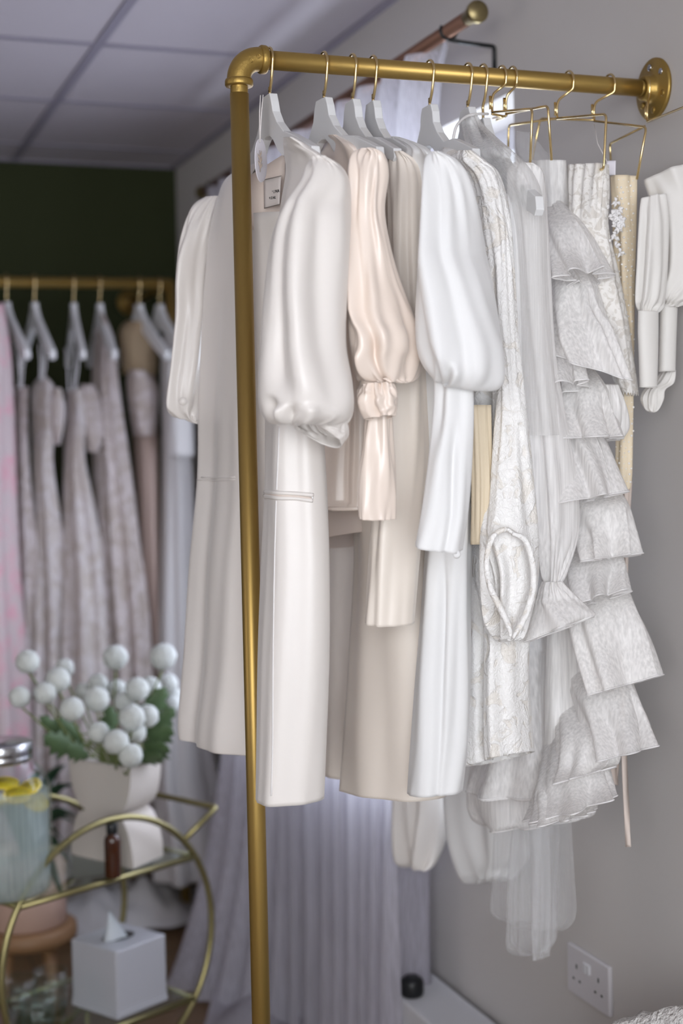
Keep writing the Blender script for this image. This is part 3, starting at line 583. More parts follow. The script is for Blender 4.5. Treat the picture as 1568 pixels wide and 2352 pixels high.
0 and loft('wrist_ruffle', [(1222, 1480, 1290, 1478, .04), (1212, 1490, 1300, 1492, .05), (1215, 1502, 1290, 1500, .05)], M_organza2, G, Y=(1.98, 1.92), seed=54, gather=[(1, 1, 16, .006)], hem=.001)
loft('skirt', [(1205, 700, 1300, 700, .08), (1215, 1000, 1310, 1000, .09), (1190, 1300, 1325, 1300, .11), (1170, 1500, 1345, 1500, .13), (1120, 1680, 1362, 1680, .15), (1072, 1800, 1370, 1802, .17), (1070, 1806, 1370, 1808, .17)], M_organza, G, Y=(2.16, 2.0), seed=55, folds=[(.22, .18, .03, .010, 1, 6.1, 1), (.33, .34, .03, -.012, 1, 6.1, 1)], hemwave=(2, 9, .010), hem=.0013, nu=144)
loft('underskirt', [(1120, 1500, 1330, 1500, .08), (1100, 1650, 1350, 1650, .12), (1072, 1800, 1360, 1800, .14), (1078, 1870, 1375, 1862, .15), (1110, 1893, 1350, 1880, .14)], M_organza, G, Y=(2.2, 2.02), seed=56, hemwave=(1, 7, .012), hem=.0013)
# 7 tiered ruffle dress
G = thing('ruffle_dress', (1.02, YR, 1.0), 'white dress of cascading organza ruffle tiers, jutting out furthest to the right', 'dress', 'wedding dresses on the gold pipe rail')
loft('bodice', [(1210, 372, 1300, 366, .05), (1212, 450, 1310, 450, .06), (1225, 600, 1330, 600, .08), (1240, 900, 1360, 900, .09), (1250, 1300, 1390, 1300, .11), (1240, 1600, 1400, 1600, .13), (1235, 1780, 1400, 1760, .14)], M_organza2, G, Y=(2.1, 1.95), seed=61, folds=[(.3, .3, .03, .006, 0, 6.1, 1)])
tiers = [
 ([(1250, 452, 1290, 462, .03), (1250, 520, 1345, 512, .06), (1262, 610, 1390, 575, .09), (1268, 668, 1412, 602, .11)], 4),
 ([(1270, 590, 1345, 590, .04), (1268, 650, 1370, 650, .06), (1262, 740, 1400, 735, .09), (1240, 800, 1452, 868, .10), (1240, 870, 1380, 945, .09)][:4], 5),
 ([(1262, 660, 1290, 670, .03), (1255, 740, 1310, 745, .05), (1247, 830, 1338, 815, .07), (1246, 925, 1352, 855, .09)], 3),
 ([(1260, 850, 1350, 830, .04), (1258, 900, 1390, 880, .07), (1262, 960, 1415, 945, .09), (1265, 1010, 1432, 1000, .10)], 5),
 ([(1245, 870, 1345, 870, .05), (1248, 960, 1372, 960, .08), (1244, 1060, 1410, 1050, .10), (1246, 1168, 1444, 1128, .12)], 4),
 ([(1260, 1120, 1410, 1110, .05), (1290, 1160, 1442, 1155, .08), (1315, 1230, 1462, 1215, .10), (1332, 1292, 1477, 1268, .12)], 5),
 ([(1270, 1230, 1410, 1210, .05), (1280, 1280, 1432, 1280, .08), (1290, 1330, 1442, 1320, .10), (1300, 1402, 1451, 1350, .11)], 4),
 ([(1260, 1330, 1430, 1320, .06), (1290, 1400, 1458, 1390, .10), (1320, 1500, 1498, 1480, .13), (1348, 1596, 1524, 1550, .15)], 4),
 ([(1290, 1520, 1430, 1500, .06), (1310, 1590, 1458, 1580, .09), (1330, 1660, 1490, 1660, .11), (1340, 1742, 1513, 1716, .13)], 5),
 ([(1270, 1600, 1410, 1590, .06), (1275, 1680, 1430, 1680, .10), (1275, 1760, 1425, 1745, .11), (1270, 1800, 1415, 1762, .12)], 6),
 ([(1250, 1680, 1380, 1660, .07), (1240, 1760, 1395, 1740, .10), (1220, 1830, 1410, 1800, .12), (1200, 1876, 1418, 1834, .14)], 6),
 ([(1240, 1720, 1350, 1720, .06), (1235, 1790, 1360, 1790, .09), (1225, 1840, 1368, 1840, .11), (1215, 1882, 1371, 1872, .12)], 7)]
for i, (rw, nw) in enumerate(tiers):
    dd = [.10, .03, .0, -.03]; rw = [(*r_, 1.98+dd[j], 1.86+dd[j]) for j, r_ in enumerate(rw)]
    loft('ruffle_tier', rw, M_organza2 if i % 2 else M_organza, G, Y=(1.98+.004*i % .05, 1.85), seed=70+i, lens=.6, hemwave=(.6, nw+2, .016), hem=.0012, nu=144, seg=10, wr=(.004, 1.6, .6), cap=False)
# 8 corded lace top
G = thing('lace_blouse', (1.134, YR, 1.5), 'cream corded lace blouse with scalloped edge hanging behind the ruffles', 'blouse')
loft('lace_panel', [(1302, 382, 1398, 374, .04), (1305, 440, 1400, 440, .05), (1310, 520, 1398, 520, .05), (1340, 620, 1420, 620, .05), (1370, 720, 1440, 720, .05), (1390, 800, 1452, 800, .045), (1405, 860, 1462, 870, .04), (1420, 900, 1466, 905, .03)], M_lace, G, Y=(2.0, 1.90), seed=81, zig=.004, gather=[(.3, 1.5, 12, .005)], hem=None)
loft('cuff_ruffle', [(1378, 880, 1420, 885, .03), (1376, 930, 1440, 940, .05), (1380, 970, 1446, 985, .06), (1385, 1015, 1432, 1003, .06)], M_organza2, G, Y=(1.96, 1.88), seed=82, hemwave=(.5, 5, .008), hem=.001)
# 9 beaded strip
G = thing('beaded_gown', (1.206, YR, 1.0), 'sand net gown with pearl beads and long ribbon ties against the grey wall', 'gown')
bd = loft('beaded_panel', [(1400, 410, 1463, 400, .04), (1405, 500, 1462, 500, .04), (1410, 650, 1458, 650, .04), (1414, 800, 1456, 800, .04), (1414, 950, 1454, 950, .04), (1412, 1080, 1452, 1085, .035), (1414, 1120, 1448, 1125, .03)], M_sand, G, Y=(2.0, 1.93), seed=91)
tr = bvh(bd); bm = bmesh.new(); rnd = random.Random(4)
nb = 0
for yy in range(415, 1115, 13):
    for k in range(4):
        x = 1416+k*11+((yy//13) % 2)*5+rnd.uniform(-2, 2); y = yy+rnd.uniform(-3, 3); p = on(tr, x, y, .0003)
        if p and 1412 < x < 1460: bmesh.ops.create_icosphere(bm, subdivisions=1, radius=rnd.choice((.0010, .0012, .0020)), matrix=Matrix.Translation(p)); nb += 1
b = from_bm('beads', bm, M_bead, G, True); b['kind'] = 'stuff'
loft('lining', [(1425, 1100, 1452, 1110, .03), (1428, 1200, 1446, 1200, .03), (1426, 1300, 1442, 1330, .03), (1418, 1500, 1440, 1500, .03), (1406, 1760, 1420, 1800, .02)], M_lining, G, Y=(2.0, 1.96), seed=92)
def ribbon(name, px, wpx, Y, mat, parent):
    P = cr([[a, b] for a, b in px], 6); bm = bmesh.new(); prev = None
    for i, (x, y) in enumerate(P):
        dy = .004*math.sin(i*.35); a, b = bm.verts.new(AY(x-wpx/2, y, Y+dy)), bm.verts.new(AY(x+wpx/2, y, Y-dy))
        if prev: bm.faces.new((prev[0], prev[1], b, a))
        prev = (a, b)
    o = from_bm(name, bm, mat, parent, True); md = o.modifiers.new('t', 'SOLIDIFY'); md.thickness = .001; return o
ribbon('ribbon_tie', [(1428, 1500), (1430, 1650), (1434, 1780), (1439, 1880), (1443, 1945)], 12, 1.95, M_lining, G)
ribbon('ribbon_tie', [(1400, 1500), (1404, 1650), (1408, 1740), (1411, 1803)], 15, 1.97, M_lining, G)
bm = bmesh.new()
for i in range(22):
    x, y = 1416+rnd.gauss(0, 9), 500+rnd.gauss(0, 34); p = AY(x, y, 1.925)
    for k in range(4):
        a = rnd.uniform(0, 6.28); q = p+Vector((.008*math.cos(a), rnd.uniform(-.004, .004), .008*math.sin(a)))
        tube_bm(bm, [p, (p+q)/2+Vector((0, -.002, .001)), q], [.0012, .0028, .0005], 5)
from_bm('petal_applique', bm, M_hem, G, True)
# 10 plain ivory blouse
G = thing('ivory_blouse', (1.25, 1.9, 1.6), 'plain ivory blouse with deep cuffs, furthest right against the grey wall', 'blouse')
loft('sleeve', [(1470, 470, 1530, 440, .04), (1466, 520, 1536, 500, .05), (1462, 600, 1534, 600, .06), (1458, 680, 1528, 680, .06), (1460, 705, 1524, 705, .06), (1466, 718, 1512, 718, .045)], M_ivory, G, Y=(1.93, 1.88), seed=101, gather=[(4.5, 1., 14, .006)], folds=[(.25, .25, .03, -.008, 0, 5)])
loft('cuff', [(1465, 714, 1512, 714, .04), (1464, 760, 1512, 760, .04), (1466, 820, 1511, 820, .04), (1468, 882, 1509, 884, .04), (1469, 888, 1508, 890, .04)], M_ivory, G, Y=(1.92, 1.88), wr=None)
loft('sleeve', [(1478, 420, 1600, 372, .05), (1500, 500, 1640, 480, .07), (1512, 620, 1640, 620, .07), (1514, 680, 1600, 690, .07), (1518, 700, 1560, 705, .045)], M_ivory, G, Y=(1.96, 1.90), seed=102, gather=[(3.6, .8, 14, .006)], folds=[(.3, .3, .04, -.01, 0, 4), (.2, .2, .03, .008, 0, 4)])
loft('cuff', [(1516, 700, 1556, 702, .04), (1514, 780, 1553, 780, .04), (1512, 855, 1551, 852, .04)], M_ivory, G, Y=(1.95, 1.91), wr=None)
loft('knotted_tie', [(1520, 850, 1552, 850, .03), (1500, 875, 1548, 880, .04), (1478, 895, 1528, 895, .05), (1470, 918, 1524, 918, .055), (1482, 940, 1512, 942, .04), (1494, 946, 1502, 947, .01)], M_ivory, G, Y=(1.97, 1.92), gather=[(3, 1.5, 9, .006)], seed=103)
loft('back', [(1552, 395, 1680, 372, .05), (1556, 520, 1680, 520, .06), (1552, 700, 1680, 700, .06), (1548, 880, 1680, 900, .06)], M_ivory, G, Y=(2.0, 1.93), seed=104)
# swing tags on the right-hand gowns
t = thing('price_tag', AY(1404, 385, 1.95), 'small white card tag behind the lace blouse on the right', 'tag')
quad('tag_card', [(1392, 370), (1414, 369), (1413, 402), (1393, 402)], (1.965, 1.955), M_paper, t)
tube('tag_string', [AY(1364, 285, 2.01), AY(1372, 330, 1.98), AY(1394, 372, 1.962)], .0006, M_string, t, n=5)
# veil
G = thing('tulle_veil', (1.038, YR, 1.3), 'long sheer tulle veil trailing below the dresses, its pointed end above the socket', 'veil')
loft('veil_gather', [(1185, 300, 1215, 305, .02), (1185, 330, 1245, 340, .04), (1190, 380, 1275, 400, .05), (1210, 600, 1290, 600, .06), (1230, 1000, 1300, 1000, .07), (1220, 1500, 1300, 1500, .07), (1185, 1800, 1290, 1800, .08), (1165, 2000, 1282, 2000, .08), (1162, 2120, 1280, 2120, .08), (1163, 2170, 1278, 2165, .078), (1200, 2192, 1262, 2190, .06)], M_tulle, G, Y=(2.12, 2.03), seed=111, hemwave=(5, 9, .010), thick=0, cap=False)
loft('veil_layer', [(1215, 1500, 1290, 1500, .05), (1150, 1800, 1305, 1800, .05), (1135, 1900, 1312, 1890, .05), (1128, 2030, 1320, 2020, .05), (1126, 2095, 1322, 2105, .05), (1166, 2115, 1294, 2140, .05)], M_tulle, G, Y=(2.16, 2.0), seed=112, lens=.5, hemwave=(2, 7, .008), thick=0, cap=False)
loft('veil_layer', [(1240, 1500, 1270, 1500, .03), (1215, 1850, 1262, 1850, .04), (1218, 2000, 1264, 2000, .04), (1220, 2140, 1264, 2130, .04), (1222, 2210, 1263, 2196, .035)], M_tulle, G, Y=(2.06, 2.0), seed=113, hemwave=(1, 5, .006), thick=0, cap=False)
# ------------------------------------------------------------------ curtain rod, curtain, gowns in front of the window
XR = 1.19; RY0, RY1, RZ = 2.46, 4.37, 2.247
G = thing('curtain_rod', (XR, RY0, RZ), 'copper curtain rod with round brass end caps above the side window', 'curtain rod')
tube('rod', [(XR, RY0+.02, RZ), (XR, 3.4, RZ), (XR, RY1-.02, RZ)], .0135, M_copper, G, n=20)
for y, s in ((RY0, -1), (RY1, 1)):
    lathe('end_cap', [(0, 0), (.019, 0), (.0205, .003), (.0205, .012), (.017, .02), (.0145, .032), (.0138, .045)], (XR, y+s*.012, RZ), M_knob, G, n=28, axis=(0, -s, 0))
for y in (2.58, 4.25):
    tube('bracket', bent([(XR, y, RZ-.016), (XR+.03, y, RZ-.020), (XW-.004, y, RZ-.022), (XW-.004, y, RZ-.075)], .006), .0042, M_black, G, n=8)
    tube('bracket_ring', [(XR+.0165*math.cos(a), y, RZ+.0165*math.sin(a)) for a in [math.radians(150+i*20) for i in range(13)]], .003, M_black, G, n=8)
def curtain():
    G = thing('sheer_curtain', (XR, 3.3, RZ), 'sheer white full-length curtain pooling on the floor, lit from behind', 'curtain')
    bm = bmesh.new(); nu, nv = 240, 60; V = []
    zt = RZ-.012
    for j in range(nv+1):
        v = j/nv; z = zt*(1-v)+.012*v; row = []
        y0 = 2.60*(1-v)+2.82*v**.6; y0 = 2.60+.22*v**.5; y1 = 3.92+.33*(1-v)**3
        for i in range(nu+1):
            u = i/nu; y = y0+(y1-y0)*u; amp = .028+.045*v
            ph = u*2*PI*12+5.5*noise.noise(Vector((u*5, v*.5, 2)))
            x = XR+amp*math.sin(ph)-.02*v+.03*noise.noise(Vector((u*4, v*1.2, 5)))*v
            if u > .6: x -= .22*(v**5)*((u-.6)/.4)
            x = min(x, XW-.03)
            zz = z
            row.append(bm.verts.new((x, y+.012*math.cos(ph)*v, zz)))
        V.append(row)
    for j in range(nv):
        for i in range(nu): bm.faces.new((V[j][i], V[j][i+1], V[j+1][i+1], V[j+1][i]))
    from_bm('drape', bm, M_curtain, G, True)
    bm = bmesh.new(); V = []
    for j in range(13):
        row = []
        for i in range(61):
            u = i/60; v = j/12; y = 3.3+.72*u; x = XR-.02-.10*v-.07*math.sin(u*9+v*3)*v-.14*v*u
            row.append(bm.verts.new((x, y-.15*v, .012+.035*math.sin(v*PI)*(1+.8*math.sin(u*23+v*4))+.002)))
        V.append(row)
    for j in range(12):
        for i in range(60): bm.faces.new((V[j][i], V[j][i+1], V[j+1][i+1], V[j+1][i]))
    from_bm('puddle', bm, M_curtain, G, True)
curtain()
def small_hanger(x, y, z, parent, along='x', half=.19, tilt=0, name='hanger_body'):
    pass
# white satin gowns hanging from the curtain rod near end
G = thing('satin_gown', (1.18, 2.48, 1.6), 'white satin gown bunched in window light, its shiny hem above the socket wall', 'gown', 'gowns hung at the side window')
loft('skirt', [(1060, 500, 1100, 500, .05), (1030, 900, 1120, 900, .08), (1010, 1300, 1160, 1300, .10), (1010, 1600, 1190, 1600, .12), (1015, 1800, 1205, 1800, .12), (1025, 1920, 1212, 1900, .12), (1045, 2000, 1215, 1960, .12), (1065, 2030, 1180, 2015, .09), (1080, 2025, 1160, 2015, .05)], M_crepe, G, Y=(2.60, 2.30), seed=121, folds=[(.2, .2, .03, .02, 2, 8), (.3, .32, .03, -.02, 2, 8), (.4, .38, .03, .015, 2, 8)], gather=[(7.4, .8, 11, .012)])
G = thing('satin_gown', (1.18, 2.75, 1.6), 'pale gown with loose pointed hem, left of the shiny satin gown at the window', 'gown', 'gowns hung at the side window')
loft('skirt', [(960, 600, 1010, 600, .05), (930, 1000, 1030, 1000, .08), (905, 1500, 1040, 1500, .11), (900, 1800, 1040, 1820, .12), (898, 1900, 1030, 1930, .12), (905, 1960, 1005, 1990, .10), (925, 1975, 985, 2010, .06)], M_satin, G, Y=(2.84, 2.60), seed=122, folds=[(.2, .2, .03, .02, 1, 6.1, 1), (.34, .3, .03, -.02, 1, 6.1, 1)], hemwave=(3, 5, .02))
# ------------------------------------------------------------------ far rail with gowns
YB = 4.50; ZB = 1.985
G = thing('clothes_rail', (1.10, YB, 0), 'brass clothes rail in front of the dark green wall', 'clothes rail')
tube('crossbar', [(-2.6, YB, ZB-.03), (-1, YB, ZB-.02), (1.115, YB, ZB)], .0165, M_gold, G, n=16)
tube('post', [(1.115, YB, ZB), (1.115, YB, 1.0), (1.115, YB, 0)], .0165, M_gold, G, n=16)
tube('post', [(-2.6, YB, ZB-.03), (-2.6, YB, 1.0), (-2.6, YB, 0)], .0165, M_gold, G, n=16)
tube('wall_arm', [(1.115, YB, ZB-.0), (1.115, YG-.01, ZB-.0)], .0145, M_gold, G, n=16)
lathe('wall_flange', [(0, 0), (.045, 0), (.045, .006), (.02, .01), (.018, .02)], (1.115, YG, ZB), M_gold, G, axis=(0, -1, 0))
def far_hanger(x, rz, label, half=.2):
    y = YB; t = thing('clothes_hanger', (x, y, ZB), label, 'hanger', 'hangers on the far rail')
    zt = ZB+.02; zb = zt-.085; r = .021
    hp = [(x, y+r*math.cos(a), zt-r+r*math.sin(a)) for a in [math.radians(-10+19*i) for i in range(12)]]+[(x, y, zb+.012), (x, y, zb-.005)]
    tube('hook', hp, .0028, M_brass, t, n=8)
    top = [(.014, 0), (.022, -.02), (.05, -.05), (.12, -.10), (half, -.155)]; bot = [(half+.004, -.175), (half-.008, -.182), (.11, -.135), (.05, -.095), (0, -.07)]
    poly = top+bot+[(-a, b) for a, b in reversed(bot[:-1])]+[(-a, b) for a, b in reversed(top)]
    bm = bmesh.new(); T = .008; vs = [bm.verts.new((-T, a, b)) for a, b in poly]; f = bm.faces.new(vs)
    r_ = bmesh.ops.extrude_face_region(bm, geom=[f]); bmesh.ops.translate(bm, verts=[v for v in r_['geom'] if isinstance(v, bmesh.types.BMVert)], vec=(2*T, 0, 0))
    bmesh.ops.triangulate(bm, faces=[f for f in bm.faces if len(f.verts) > 4]); bm.transform(Matrix.Translation((x, y, zb)) @ Matrix.Rotation(rz, 4, 'Z')); from_bm('hanger_body', bm, M_hanger, t); return t
def fx(px): return AY(px, 660, YB).x
hl = ['first white hanger from the left edge on the far rail', 'second white hanger on the far rail, with visible hanging loops', 'third white hanger on the far rail, seen almost edge on', 'fourth white hanger on the far rail, above the wide beaded lace gown', 'white hanger over the nude mesh gown on the far rail', 'white hanger nearest the corner post of the far rail']
for px, rz, l in zip((14, 78, 168, 228, 318, 365), (.14, .09, -.06, .0, .18, .2), hl): far_hanger(fx(px), rz, l)
FG = 'gowns on the far rail'
def straps(parent, P):
    for (a, b, c, d) in P: tube('hanging_loop', [AY(a, b, 4.38), AY((a+c)/2+2, (b+d)/2, 4.38), AY(c, d, 4.38)], .0022, M_gownD, parent, n=6)
G = thing('floral_gown', (fx(-10), YB, 1), 'pink floral gown cut off by the left edge of the photo', 'gown', FG)
loft('skirt', [(-60, 690, 8, 700, .08), (-90, 800, 26, 820, .15), (-110, 1000, 34, 980, .2), (-130, 1300, 46, 1300, .26), (-150, 1600, 70, 1600, .3), (-160, 1940, 84, 1950, .32)], M_gownP, G, Y=(4.55, 4.2), seed=131, hemwave=(0, 7, .02), nu=80)
G = thing('lace_gown', (fx(30), YB, 1), 'strapless blush lace gown hanging by loops beside the pink gown', 'gown', FG)
loft('skirt', [(28, 888, 66, 888, .10), (25, 980, 64, 980, .12), (28, 1100, 70, 1100, .14), (20, 1300, 88, 1300, .2), (14, 1550, 98, 1550, .26), (8, 1950, 95, 1950, .3)], M_gownA, G, Y=(4.6, 4.38), seed=132, hemwave=(0, 7, .02), nu=80)
straps(G, [(48, 790, 44, 892), (54, 790, 50, 892), (36, 780, 47, 892)])
G = thing('lace_gown', (fx(95), YB, 1), 'ivory lace gown with puffed side sleeves, under the second far hanger', 'gown', FG)
loft('skirt', [(90, 866, 108, 866, .06), (72, 890, 128, 900, .12), (72, 960, 132, 980, .15), (74, 1060, 122, 1060, .15), (72, 1250, 148, 1250, .2), (66, 1450, 166, 1450, .26), (62, 1950, 165, 1950, .3)], M_gownB, G, Y=(4.6, 4.38), seed=133, hemwave=(1, 7, .02), nu=80)
straps(G, [(90, 788, 92, 875), (106, 788, 100, 875), (98, 786, 96, 875)])
loft('sleeve', [(118, 890, 140, 892, .06), (116, 930, 150, 940, .09), (118, 980, 146, 985, .07), (124, 1020, 138, 1022, .04)], M_gownB, G, Y=(4.4, 4.3), seed=134, nu=60)
G = thing('lace_gown', (fx(165), YB, 1), 'ivory gown with full skirt under the third far hanger', 'gown', FG)
loft('skirt', [(152, 895, 190, 892, .10), (150, 960, 196, 960, .14), (146, 1060, 196, 1050, .15), (144, 1200, 222, 1180, .2), (142, 1400, 252, 1380, .26), (135, 1700, 262, 1650, .3), (130, 1960, 275, 1930, .32)], M_gownB, G, Y=(4.6, 4.34), seed=135, hemwave=(1, 7, .025), nu=80)
straps(G, [(172, 800, 168, 896), (182, 800, 172, 896), (150, 800, 158, 900)])
loft('sleeve', [(182, 885, 215, 882, .06), (180, 930, 235, 930, .10), (190, 990, 240, 1000, .09), (200, 1035, 225, 1040, .05)], M_gownA, G, Y=(4.5, 4.4), seed=136, nu=60)
G = thing('beaded_lace_gown', (fx(232), YB, 1), 'wide sparkling lace gown widening down to the floor, under the fourth far hanger', 'gown', FG)
loft('skirt', [(226, 722, 240, 722, .05), (218, 770, 262, 780, .12), (210, 860, 272, 870, .18), (208, 960, 284, 960, .2), (214, 1100, 304, 1100, .24), (218, 1250, 322, 1250, .28), (222, 1400, 342, 1400, .3), (236, 1600, 352, 1560, .34), (240, 1960, 372, 1930, .38)], M_gownA, G, Y=(4.62, 4.36), seed=137, hemwave=(1, 9, .025), nu=96)
G = thing('mesh_gown', (fx(310), YB, 1), 'nude mesh gown with pale flowers on the bodice, next to the beaded lace gown', 'gown', FG)
loft('bodice', [(292, 735, 330, 738, .06), (272, 760, 362, 775, .12), (280, 860, 360, 860, .16)], M_nude, G, Y=(4.66, 4.4), seed=138, nu=80)
loft('flower_applique', [(296, 850, 330, 850, .08), (290, 880, 362, 890, .14), (296, 940, 362, 940, .15), (306, 1000, 356, 1000, .15)], M_gownA, G, Y=(4.58, 4.36), seed=139, nu=80)
loft('skirt', [(292, 850, 355, 850, .12), (305, 1000, 362, 1000, .16), (318, 1300, 368, 1300, .2), (330, 1600, 380, 1600, .24), (350, 1950, 400, 1950, .26)], M_gownC, G, Y=(4.66, 4.42), seed=140, hemwave=(1, 6, .015), nu=80)
G = thing('plain_gown', (fx(375), YB, 1), 'plain grey white gown with straight sleeve half hidden behind the coat dress', 'gown', FG)
loft('skirt', [(372, 770, 400, 770, .06), (368, 900, 420, 900, .12), (372, 1060, 440, 1060, .15), (368, 1300, 450, 1300, .18), (360, 1600, 470, 1600, .24), (352, 1900, 520, 1900, .3), (350, 2000, 530, 2010, .3)], M_gownD, G, Y=(4.55, 4.36), seed=141, hemwave=(1, 6, .02), nu=80)
loft('sleeve', [(385, 800, 420, 800, .06), (378, 940, 442, 940, .08), (380, 1044, 446, 1048, .08)], M_gownD, G, Y=(4.4, 4.3), seed=142, nu=60)
def train(name, lab, x0, x1, y0, y1, mat, sd):
    bm = bmesh.new(); V = []; n, m = 50, 24
    for j in range(m+1):
        row = []
        for i in range(n+1):
            u, v = i/n, j/m; e = math.sin(PI*u)*math.sin(PI*min(1, v*1.0)); h = .02+.10*e*(1+.7*noise.noise(Vector((u*7, v*3, sd))))+.03*noise.noise(Vector((u*15, v*6, sd)))*e
            x = x0+(x1-x0)*u+.03*noise.noise(Vector((v*4, 0, sd))); y = y0+(y1-y0)*v+.05*noise.noise(Vector((u*5, 1, sd)))
            row.append(bm.verts.new((min(x, XW-.04), y, max(h, .01))))
        V.append(row)
    for j in range(m):
        for i in range(n): bm.faces.new((V[j][i], V[j][i+1], V[j+1][i+1], V[j+1][i]))
    o = from_bm(name, bm, mat, None, True); tag(o, lab, 'train'); return o
train('gown_train', 'pale crumpled gown train lying on the wood floor behind the gold cart', .62, 1.2, 4.38, 4.75, M_gownD, 3)
# ------------------------------------------------------------------ gold bar cart
NN = np.array([.891, .454]); NB = np.array([-.454, .891])
def cp(s, c, z): q = NN*s+NB*c; return Vector((q[0], q[1], z))
CS, CR, CZ, C0, C1 = 1.941, .281, .407, 2.477, 2.787
ZU, ZL = .557, .239
G = thing('bar_cart', cp(CS, (C0+C1)/2, 0), 'round gold framed bar cart with two glass shelves', 'bar cart')
for c in (C0, C1): tube('ring_frame', [cp(CS+CR*math.cos(2*PI*k/72), c, CZ+CR*math.sin(2*PI*k/72)) for k in range(72)], .0072, M_cart, G, n=12, closed=True)
for z in (ZU, ZL):
    hw = math.sqrt(CR**2-(z-CZ)**2)-.004
    for c in (C0, C1): tube('shelf_rail', [cp(CS-hw, c, z), cp(CS, c, z), cp(CS+hw, c, z)], .0068, M_cart, G, n=10)
    for s in (-1, 1): tube('shelf_rail', [cp(CS+s*hw, C0, z), cp(CS+s*hw, C1, z)], .0068, M_cart, G, n=10)
    bm = bmesh.new(); vs = [cp(CS-hw+.004, C0+.004, z+.004), cp(CS+hw-.004, C0+.004, z+.004), cp(CS+hw-.004, C1-.004, z+.004), cp(CS-hw+.004, C1-.004, z+.004)]
    lo = [bm.verts.new(v) for v in vs]; hi = [bm.verts.new(v+Vector((0, 0, .005))) for v in vs]; bm.faces.new(lo[::-1]); bm.faces.new(hi)
    for k in range(4): bm.faces.new((lo[k], lo[(k+1) % 4], hi[(k+1) % 4], hi[k]))
    from_bm('glass_shelf', bm, M_shelf, G)
ha = .70
def hs(z): return CS+math.sqrt(CR**2-(z-CZ)**2)
tube('handle', bent([cp(hs(.60)-.002, C0, .60), cp(2.245, C0, .655), cp(2.245, C1, .655), cp(hs(.60)-.002, C1, .60)], .01), .0068, M_cart, G, n=10)
for s in (-.16, .16):
    for c in (C0, C1):
        zz = CZ-math.sqrt(CR**2-s*s); tube('caster_stem', [cp(CS+s, c, zz), cp(CS+s, c, .05)], .006, M_cart, G, n=8)
        q = cp(CS+s, c, .025); lathe('caster', [(0, -.008), (.024, -.008), (.025, -.004), (.025, .004), (.024, .008), (0, .008)], q, M_black, G, n=24, axis=(NN[0]*0-.454, .891, 0))
ZS = ZU+.0092
# vase
def vase():
    G = thing('sculptural_vase', AZ(306, 1996, ZS), 'white hourglass shaped ceramic vase on the upper cart shelf', 'vase')
    f, r_, l = AZ(306, 1996, ZS), AZ(375, 1965, ZS), AZ(164, 1962, ZS)
    f.z = r_.z = l.z = ZS; e1 = (l-f); w1 = e1.length; e1.normalize(); e2 = (r_-f); w2 = e2.length; e2.normalize()
    hgt = .218; prof = []
    K = 24
    def half(t):
        s = abs(t-.5)/.5; return (w1/2)*(.50+.50*math.sqrt(max(0, 1-(1-s)**2)))
    bm = bmesh.new(); A = []; B = []
    cen = f+e1*w1/2
    for i in range(K+1):
        t = i/K; hf = half(t)
        for sgn, lst in ((-1, A), (1, B)): lst.append((cen+e1*sgn*hf+Vector((0, 0, hgt*t))))
    # outer shell
    def row(P, d): return [bm.verts.new(p+e2*d) for p in P]
    a0, b0, a1, b1 = row(A, 0), row(B, 0), row(A, w2), row(B, w2)
    for i in range(K):
        for q in ((a0[i], b0[i], b0[i+1], a0[i+1]), (a1[i], a1[i+1], b1[i+1], b1[i]), (a0[i], a0[i+1], a1[i+1], a1[i]), (b0[i], b1[i], b1[i+1], b0[i+1])): bm.faces.new(q)
    bm.faces.new((a0[0], a1[0], b1[0], b0[0]))
    # rim and hollow
    t_ = .010; z = Vector((0, 0, hgt)); ins = [cen-e1*(w1/2-t_)+e2*t_+z, cen+e1*(w1/2-t_)+e2*t_+z, cen+e1*(w1/2-t_)+e2*(w2-t_)+z, cen-e1*(w1/2-t_)+e2*(w2-t_)+z]
    iv = [bm.verts.new(p) for p in ins]; ov = [a0[K], b0[K], b1[K], a1[K]]
    dv = [bm.verts.new(cen+e2*w2/2+(p-z-cen-e2*w2/2)*.6+z-Vector((0, 0, .07))) for p in ins]
    for k in range(4):
        bm.faces.new((ov[k], ov[(k+1) % 4], iv[(k+1) % 4], iv[k])); bm.faces.new((iv[k], iv[(k+1) % 4], dv[(k+1) % 4], dv[k]))
    bm.faces.new(dv)
    o = from_bm('body', bm, M_ceramic, G, False); 
    return cen+e2*w2/2+Vector((0, 0, hgt))
VT = vase()
